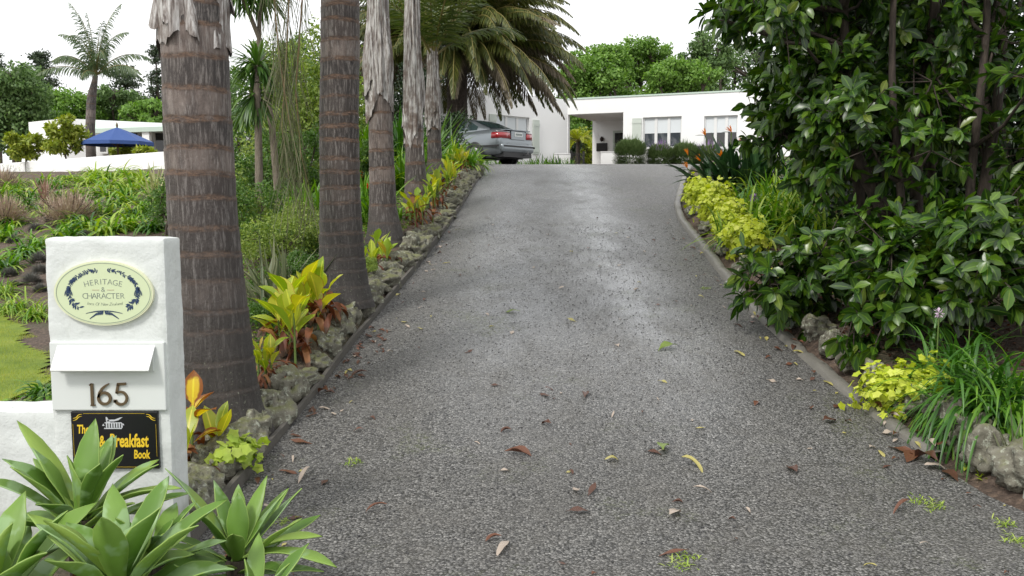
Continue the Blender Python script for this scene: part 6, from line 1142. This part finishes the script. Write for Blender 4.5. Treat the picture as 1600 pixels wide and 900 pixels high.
# bird of paradise
pB = gp(1135, 285, 13.8); pB[0] = max(pB[0], float(XR(14.0)) + .45); e = empty('bird_of_paradise', pB, label='bird of paradise plant with dark paddle leaves and orange flowers', cat='plant'); rg = rs(90); n = 190; g = Geo(); az = rg.uniform(0, 6.28, n); el = rg.uniform(.5, 1.45, n)
V, Q, u, tt = blades(np.column_stack([rg.normal(0.25, .26, n), rg.normal(0, .2, n), np.zeros(n)]), dirs(az, el), rg.uniform(.6, 1.0, n), .10, rg.uniform(.4, 1.3, n), 8, 'canna', .35); g.add(V, Q, u=u, t=tt); g.obj('foliage', M['bop'], e)
for (px, py) in [(1102, 212), (1143, 207), (1075, 243), (1094, 252), (1074, 263), (1128, 246), (1160, 225)]:
    h_ = at(px, py, 13.7) - pB; g = Geo(); st_ = Geo(); st_.add(*tube([(h_[0] * .3, h_[1] * .3, 0), (h_[0] * .75, h_[1] * .8, h_[2] * .6), h_], .008, 5)[:2])
    V, Q, u, tt = blades(np.repeat([h_], 7, 0), dirs(rg.uniform(2.2, 4.2, 7), rg.uniform(.5, 1.5, 7)), .12, .026, .2, 4, 'lance', .4); g.add(V, Q, u=u, t=tt); f = g.obj('flower', M['orange'], e)
    st_.obj('flower_stem', M['stemg'], e); g = Geo(); V, Q, u, tt = blades([h_], [(-1, -.2, .12)], .17, .03, .2, 3, 'lance', .6); g.add(V, Q, u=u, t=tt); g.obj('beak', M['bop'], f)
# red hot pokers
for i, (px, py, Y, lab) in enumerate([(565, 272, 14.0, 'red orange poker flower left of the third palm'), (573, 290, 13.2, 'lower orange poker flower beside the third palm'), (577, 277, 14.4, 'red poker flower hugging the third palm trunk')]):
    flowerhead('poker_flower', lab, at(px, py, Y), .05, 60, 'kniph', 0, 500 + i, 'poker flowers by the third palm')
# ------------------------------------------------------------------ agaves in front of the letterbox
def agave(label, c, n, L, W, seed, extra=(), lean=(0, 0), emax=1.15):
    """c: heart of the rosette; extra: (px, py, Y) tips of the leaves the photo shows plainly"""
    rg = rs(seed); c = np.array(c, float); z0 = 0.0; e = empty('agave_plant', (c[0], c[1], z0), label=label, cat='agave', group='agaves in front of the letterbox'); cc_ = c - [c[0], c[1], z0]
    az = np.arange(n) * 2.39996 + rg.uniform(-.15, .15, n) + seed; q = (np.arange(n) + .5) / n; el = emax - (emax + .05) * q ** .9 + rg.uniform(-.1, .1, n); Ls = L * (.62 + .45 * np.sin(np.pi * np.clip(q * .8 + .15, 0, 1))) * rg.uniform(.88, 1.08, n); Ws = W * rg.uniform(.85, 1.1, n) * (.75 + .3 * q)
    d = dirs(az, el); d[:, 0] += lean[0]; d[:, 1] += lean[1]; b = cc_ + dirs(az, 0 * el) * .035 - np.array([0, 0, 1]) * (q * .14)[:, None]; dr = rg.uniform(.15, .7, n) * (.4 + q)
    bs, ds, ls, ws, drs = [b], [nrm(d)], [Ls], [Ws], [dr]
    for (px, py, Y, wf, dd) in extra:
        tip = at(px, py, Y) - [c[0], c[1], z0]; v = tip - cc_; ln = np.linalg.norm(v); v = v / ln; bs.append([cc_ - [0, 0, .03]]); ds.append([v + np.array([0, 0, dd * .5])]); ls.append([ln * 1.03]); ws.append([W * wf]); drs.append([dd])
    b, d, Ls, Ws, dr = map(np.concatenate, (bs, ds, ls, ws, drs))
    V, Q, u, tt = blades(b, d, Ls, Ws, dr, 12, 'agave', rg.uniform(.3, .6), wave=.05, rng=rg); g = Geo(); g.add(V, Q, u=u, t=tt); g.obj('leaf_rosette', M['agave'], e, solid=.004)
    g = Geo(); g.add(*tube([(0, 0, -.02), (0, 0, c[2] * .5), cc_ - [0, 0, .02]], [.05, .045, .05], 9)[:2]); g.obj('stem', M['bark'], e)
    k = 7; g = Geo(); V, Q, u, tt = blades(cc_ - np.array([[0, 0, .14 + .03 * j] for j in range(k)]), dirs(np.arange(k) * 2.4, -.5 + 0 * np.arange(k)), L * .5, W * .5, 2.2, 8, 'lance', .8, wave=.25, rng=rg); g.add(V, Q, u=u, t=tt); g.obj('dead_leaf', M['cannab'], e)
agave('upper agave whose leaves cross the black sign on the letterbox', at(126, 800, 3.22), 22, .34, .098, 3, [(30, 648, 3.35, .85, .25), (8, 705, 3.2, 1, .3), (148, 646, 3.35, 1.05, .0), (180, 672, 3.45, .85, .0), (190, 700, 3.1, .75, .1), (278, 746, 3.2, .9, .5), (105, 702, 3.2, .9, .1)])
agave('front agave with the widest leaves, cut off by the bottom of the view', at(188, 905, 2.75), 21, .36, .125, 5, [(248, 782, 2.72, 1.1, .0), (72, 800, 2.6, 1.0, .2), (228, 800, 2.95, .9, .2), (105, 805, 2.9, .8, .1), (300, 850, 2.9, .8, .5)])
agave('smaller agave beside the gravel, right of the letterbox foot', at(372, 862, 3.35), 22, .32, .088, 8, [(263, 722, 3.3, .85, .3), (335, 742, 3.45, .75, .1), (372, 760, 3.4, 1.0, .0), (416, 735, 3.5, .85, .0), (447, 755, 3.4, .75, .1), (500, 822, 3.4, .95, .6), (524, 866, 3.2, .95, .7)])
agave('low agave at the bottom edge beside the gravel', at(390, 960, 2.85), 16, .30, .09, 11, [(382, 862, 2.85, .9, 0), (450, 868, 2.8, .85, .2), (310, 890, 2.8, .8, .2)])
agave('agave in the bottom left corner, mostly out of view', at(-10, 925, 2.75), 18, .38, .13, 14, [(18, 806, 2.75, 1.0, .0), (70, 850, 2.7, .9, .2), (-20, 830, 2.8, .9, .1)])
agave('small agave shoot behind the front one, under the upper rosette', at(235, 860, 3.05), 14, .24, .08, 17, [(270, 800, 3.1, .8, .2), (262, 830, 3.0, .9, .4)])
# ------------------------------------------------------------------ fallen leaves and weeds on the drive
def fallen(px, py, size, m, name='fallen_leaf', label=None, group='fallen leaves on the drive', rz=None, seed=0, W=.38, xy=None):
    rg = rs(seed); 
    if xy is None: p = solve(px, py, H0, 2); x, y = p[0], p[1]
    else: x, y = xy
    z = dz(x, y) + .004; rz = rg.uniform(0, 6.28) if rz is None else rz; g = Geo(); cv = rg.uniform(-.5, 1.6); sl = (float(D(y + .05)) - float(D(y - .05))) / .1
    V, Q, u, tt = blades([(-size / 2, 0, .002)], [(1, 0, .12 + cv * .25)], size, size * W, cv, 6, 'lance' if W < .3 else 'broad', rg.uniform(-.2, .9), wave=.10, rng=rg); V[:, 2] -= V[:, 2].min() * .8
    c, s = math.cos(rz), math.sin(rz); X_ = V[:, 0] * c - V[:, 1] * s; Y_ = V[:, 0] * s + V[:, 1] * c; V = np.stack([X_, Y_, V[:, 2] + Y_ * sl], 1); g.add(V, Q, u=u, t=tt); return tag(g.obj(name, M[m], loc=(x, y, z)), label, 'leaf', group)
SPEC = [(1042, 548, .12, 'fl_g', 'green fallen leaf in the middle of the drive', .45), (800, 487, .11, 'fl_g', 'yellow green fallen leaf left of the upper wheel track', .4), (893, 502, .07, 'fl_y', 'small yellow leaf mid drive below the white petal', .4), (878, 452, .07, 'fl_p', 'white pointed petal in the middle of the upper drive', .3), (810, 712, .11, 'fl_r', 'rust brown leaf in the lower middle of the drive', .4), (1036, 703, .13, 'fl_g', 'curled mottled green leaf in the lower middle of the drive', .4), (1020, 708, .08, 'fl_b', 'dark brown curl lying against the mottled green leaf', .3), (957, 720, .07, 'fl_y', 'small yellow leaf left of the mottled green one', .5), (1084, 731, .11, 'fl_y', 'slim straw coloured leaf right of the mottled green one', .22), (904, 802, .09, 'fl_b', 'dark brown leaf near the bottom middle of the drive', .35),
 (900, 770, .09, 'fl_p', 'bleached curled leaf above the bottom dark brown leaf', .3), (925, 768, .08, 'fl_b', 'brown leaf touching the bleached curled one', .3), (1054, 802, .08, 'fl_p', 'pinkish scrap of leaf low on the drive', .5), (1237, 734, .08, 'fl_b', 'dark brown leaf on the right part of the drive', .5), (790, 676, .05, 'fl_b', 'tiny dark leaf above the rust brown one', .5), (851, 617, .08, 'fl_b', 'brown leaf in a mid drive pair, left one', .35), (915, 616, .09, 'fl_b', 'brown leaf in a mid drive pair, right one', .35), (1155, 553, .11, 'fl_y', 'pale stalk like leaf right of the green leaf', .2), (1182, 632, .05, 'fl_r', 'small orange leaf mid right', .5), (1296, 660, .10, 'fl_b', 'brown leaf near the kerb on the right', .4),
 (1407, 796, .10, 'fl_r', 'orange brown curved leaf at the lower right', .15), (1054, 866, .10, 'fl_r', 'rusty sliver at the bottom of the drive', .18), (786, 862, .13, 'fl_p', 'long pale brown sliver at the bottom of the drive', .18), (585, 800, .08, 'fl_r', 'dark red sliver beside the low agave', .2), (1098, 765, .07, 'fl_p', 'short pale straw low on the drive', .15), (1095, 463, .06, 'fl_y', 'small yellow leaf on the upper right track', .3), (964, 541, .04, 'fl_p', 'small white chip like petal mid drive', .7), (853, 664, .05, 'fl_b', 'small brown leaf mid drive', .6), (800, 518, .05, 'fl_p', 'pale petal near the upper left track', .5), (1300, 597, .09, 'fl_y', 'pale leaf resting at the kerb edge', .5),
 (1425, 712, .15, 'fl_r', 'large rusty leaf in the pile at the kerb end', .4), (1445, 722, .14, 'fl_b', 'large brown leaf in the pile at the kerb end', .4), (1410, 704, .12, 'fl_r', 'orange edged leaf at the kerb side of the pile', .35), (1485, 740, .12, 'fl_b', 'brown leaf past the pile toward the stones', .4), (1462, 730, .10, 'fl_p', 'pale curled leaf at the end of the kerb', .5), (470, 688, .10, 'fl_r', 'rust leaf against the near edging stones', .3), (475, 742, .12, 'fl_p', 'long pale sliver near the lime plant stones', .15), (450, 735, .08, 'fl_r', 'reddish leaf near the lime plant stones', .3), (505, 612, .09, 'fl_r', 'rust leaf below the largest canna stones', .35), (560, 586, .09, 'fl_b', 'brown leaf on gravel below the canna clump', .3), (1215, 545, .05, 'fl_b', 'small brown leaf mid right of the drive', .5)]
for i, (px, py, s, m, lab, W) in enumerate(SPEC): fallen(px, py, s * 1.5, m, label=lab, seed=i, W=W)
NM = {'fl_b': 'small dark brown leaf scrap on the drive', 'fl_r': 'small rusty red leaf scrap on the drive', 'fl_y': 'small yellow leaf scrap on the drive', 'fl_p': 'small bleached leaf scrap on the drive', 'fl_g': 'small green leaf scrap on the drive'}
LV = [(4.6, 'level with the letterbox'), (6.2, 'level with the first palm trunk'), (9.0, 'level with the second palm trunk'), (11.6, 'level with the third palm trunk'), (14, 'level with the fourth palm trunk'), (99, 'near the top of the drive')]
CO = {'fl_b': 'dark brown', 'fl_r': 'rusty red', 'fl_y': 'straw yellow', 'fl_p': 'bleached', 'fl_g': 'green'}
def where(m, x, y, s, what='leaf scrap', W=0):
    what = {0: '', 1: 'slim ', 2: 'broad '}[0 if not W else 1 if W < .4 else 2] + what
    u = (x - XL(y)) / (XR(y) - XL(y)); lv = next(b for a, b in LV if y < a); sd = ['touching the edging stones', 'on the palm side', 'mid drive', 'on the kerb side', 'hard by the kerb'][int(np.digitize(u, [.07, .36, .64, .93]))]
    return f"{['tiny', 'small', 'larger'][int(np.digitize(s, [.038, .058]))]} {CO[m]} {what} {sd}, {lv}"
rg = rs(99)
for i in range(220):
    y = 3.6 + rg.uniform(0, 1) ** 1.3 * 9; side = rg.rand()
    if side < .42: x = float(XL(y)) + abs(rg.normal(0, .22)) + .03
    elif side < .62: x = float(XR(y)) - abs(rg.normal(0, .2)) - .03
    else: x = rg.uniform(float(XL(y)), float(XR(y)))
    m = ['fl_b', 'fl_b', 'fl_r', 'fl_y', 'fl_p', 'fl_p'][rg.randint(6)]; sz_ = rg.uniform(.025, .085); fallen(0, 0, sz_, m, label=where(m, x, y, sz_), seed=200 + i, W=rg.uniform(.15, .6), xy=(x, y))
# piles of dark leaves by the stones below the second palm
for i in range(34):
    y = rg.normal(6.9, .35); x = float(XL(y)) + abs(rg.normal(.08, .12)) + .02; m = ['fl_b', 'fl_b', 'fl_r'][rg.randint(3)]; sz_ = rg.uniform(.04, .10); W_ = rg.uniform(.25, .55); fallen(0, 0, sz_, m, label=where(m, x, y, sz_, 'drift leaf', W_), seed=400 + i, W=W_, xy=(x, y), group='leaf drift beside the stones')
for i in range(30):
    y = rg.uniform(5.0, 8.0); x = float(XR(y)) + rg.uniform(-.06, .10); m = ['fl_b', 'fl_p', 'fl_r', 'fl_y'][rg.randint(4)]; sz_ = rg.uniform(.05, .10); W_ = rg.uniform(.25, .55); o = fallen(0, 0, sz_, m, label=where(m, x, y, sz_, 'kerbside leaf', W_), seed=450 + i, W=W_, xy=(x, y), group='leaves caught along the kerb'); o.location.z = float(D(y)) + (.055 if x > XR(y) else .0)
for i, (px, py, s, lab) in enumerate([(1440, 780, .05, 'small green weed tuft at the lower right of the gravel'), (1462, 792, .05, 'second green weed tuft at the lower right'), (1570, 815, .05, 'green weed tuft at the right edge below the gate post'), (1590, 845, .05, 'weed tuft cut by the right edge'), (1060, 882, .06, 'green weed tuft at the bottom middle of the drive'), (1070, 868, .04, 'tiny weed tuft at the bottom middle'), (555, 722, .05, 'small green weed near the edging stones'), (440, 810, .05, 'green weed between agave and gravel'), (1100, 448, .05, 'mossy weed at the upper right of the drive'), (1140, 440, .05, 'mossy weed close to the kerb higher up')]):
    p = solve(px, py, H0, 2); rg2 = rs(530 + i); n = 50; g = Geo(); V, Q, u, tt = blades(np.column_stack([rg2.normal(0, .03, n), rg2.normal(0, .03, n), np.zeros(n)]), dirs(rg2.uniform(0, 6.28, n), rg2.uniform(.1, 1.2, n)), s * rg2.uniform(.4, 1, n), .006, 1.0, 3, 'lance', .2); g.add(V, Q, u=u, t=tt); tag(g.obj('weed_tuft', M['strapl'], loc=(p[0], p[1], dz(p[0], p[1]))), lab, 'weed', 'weeds in the gravel')
# leaf litter and ground cover in the beds
def litter(name, label, n, xs_, ys_, m, L, W, seed, lift=.01, cond=None):
    rg = rs(seed); x = rg.uniform(*xs_, n); y = rg.uniform(*ys_, n); ok = cond(x, y); x, y = x[ok], y[ok]; z = H(x, y) + lift; V, Q = diamonds(np.column_stack([x, y, z]), rg, L, W, 1.6); g = Geo(); g.add(V, Q, m=(rg.randint(0, len(m), len(Q)) if isinstance(m, tuple) else 0)); tag(g.obj(name, [M[k] for k in m] if isinstance(m, tuple) else M[m]), label, 'ground cover', kind='stuff')
litter('leaf_litter', 'brown leaf litter on the soil of the right bed', 12000, (1.8, 6), (4.5, 13), ('fl_b', 'fl_b', 'cannab'), .05, .025, 1, .012, lambda x, y: x > XR(y) + .22)
litter('ground_cover', 'small leaved green ground cover between the palms', 60000, (-5.5, -.8), (5.2, 20), ('softd', 'soft', 'strap'), .04, .024, 2, .035, lambda x, y: (x < XL(y) - .35) & ((x > -3.5) | (y > 12)) & (np.sin(x * 3.1 + 1) + np.sin(y * 2.3) > -1.1))
litter('ground_cover', 'low green ground cover in the right bed', 16000, (1.8, 7), (7.8, 18), ('softd', 'strap'), .05, .03, 3, .02, lambda x, y: x > XR(y) + .3)
litter('leaf_litter', 'brown leaf litter under the palms', 2500, (-4, -.8), (4, 16), 'fl_b', .05, .025, 4, .012, lambda x, y: x < XL(y) - .2)
litter('ground_cover', 'sparse green ground cover on the upper bank', 6000, (-26, -4.6), (13.5, 30), 'strap', .09, .03, 5, .02, lambda x, y: (y > 14) & (y < wallY(x) - .3) & (np.sin(x * 1.9) + np.sin(y * 1.3 + x) > .2))
print('BOTTOM', len(scene.objects))
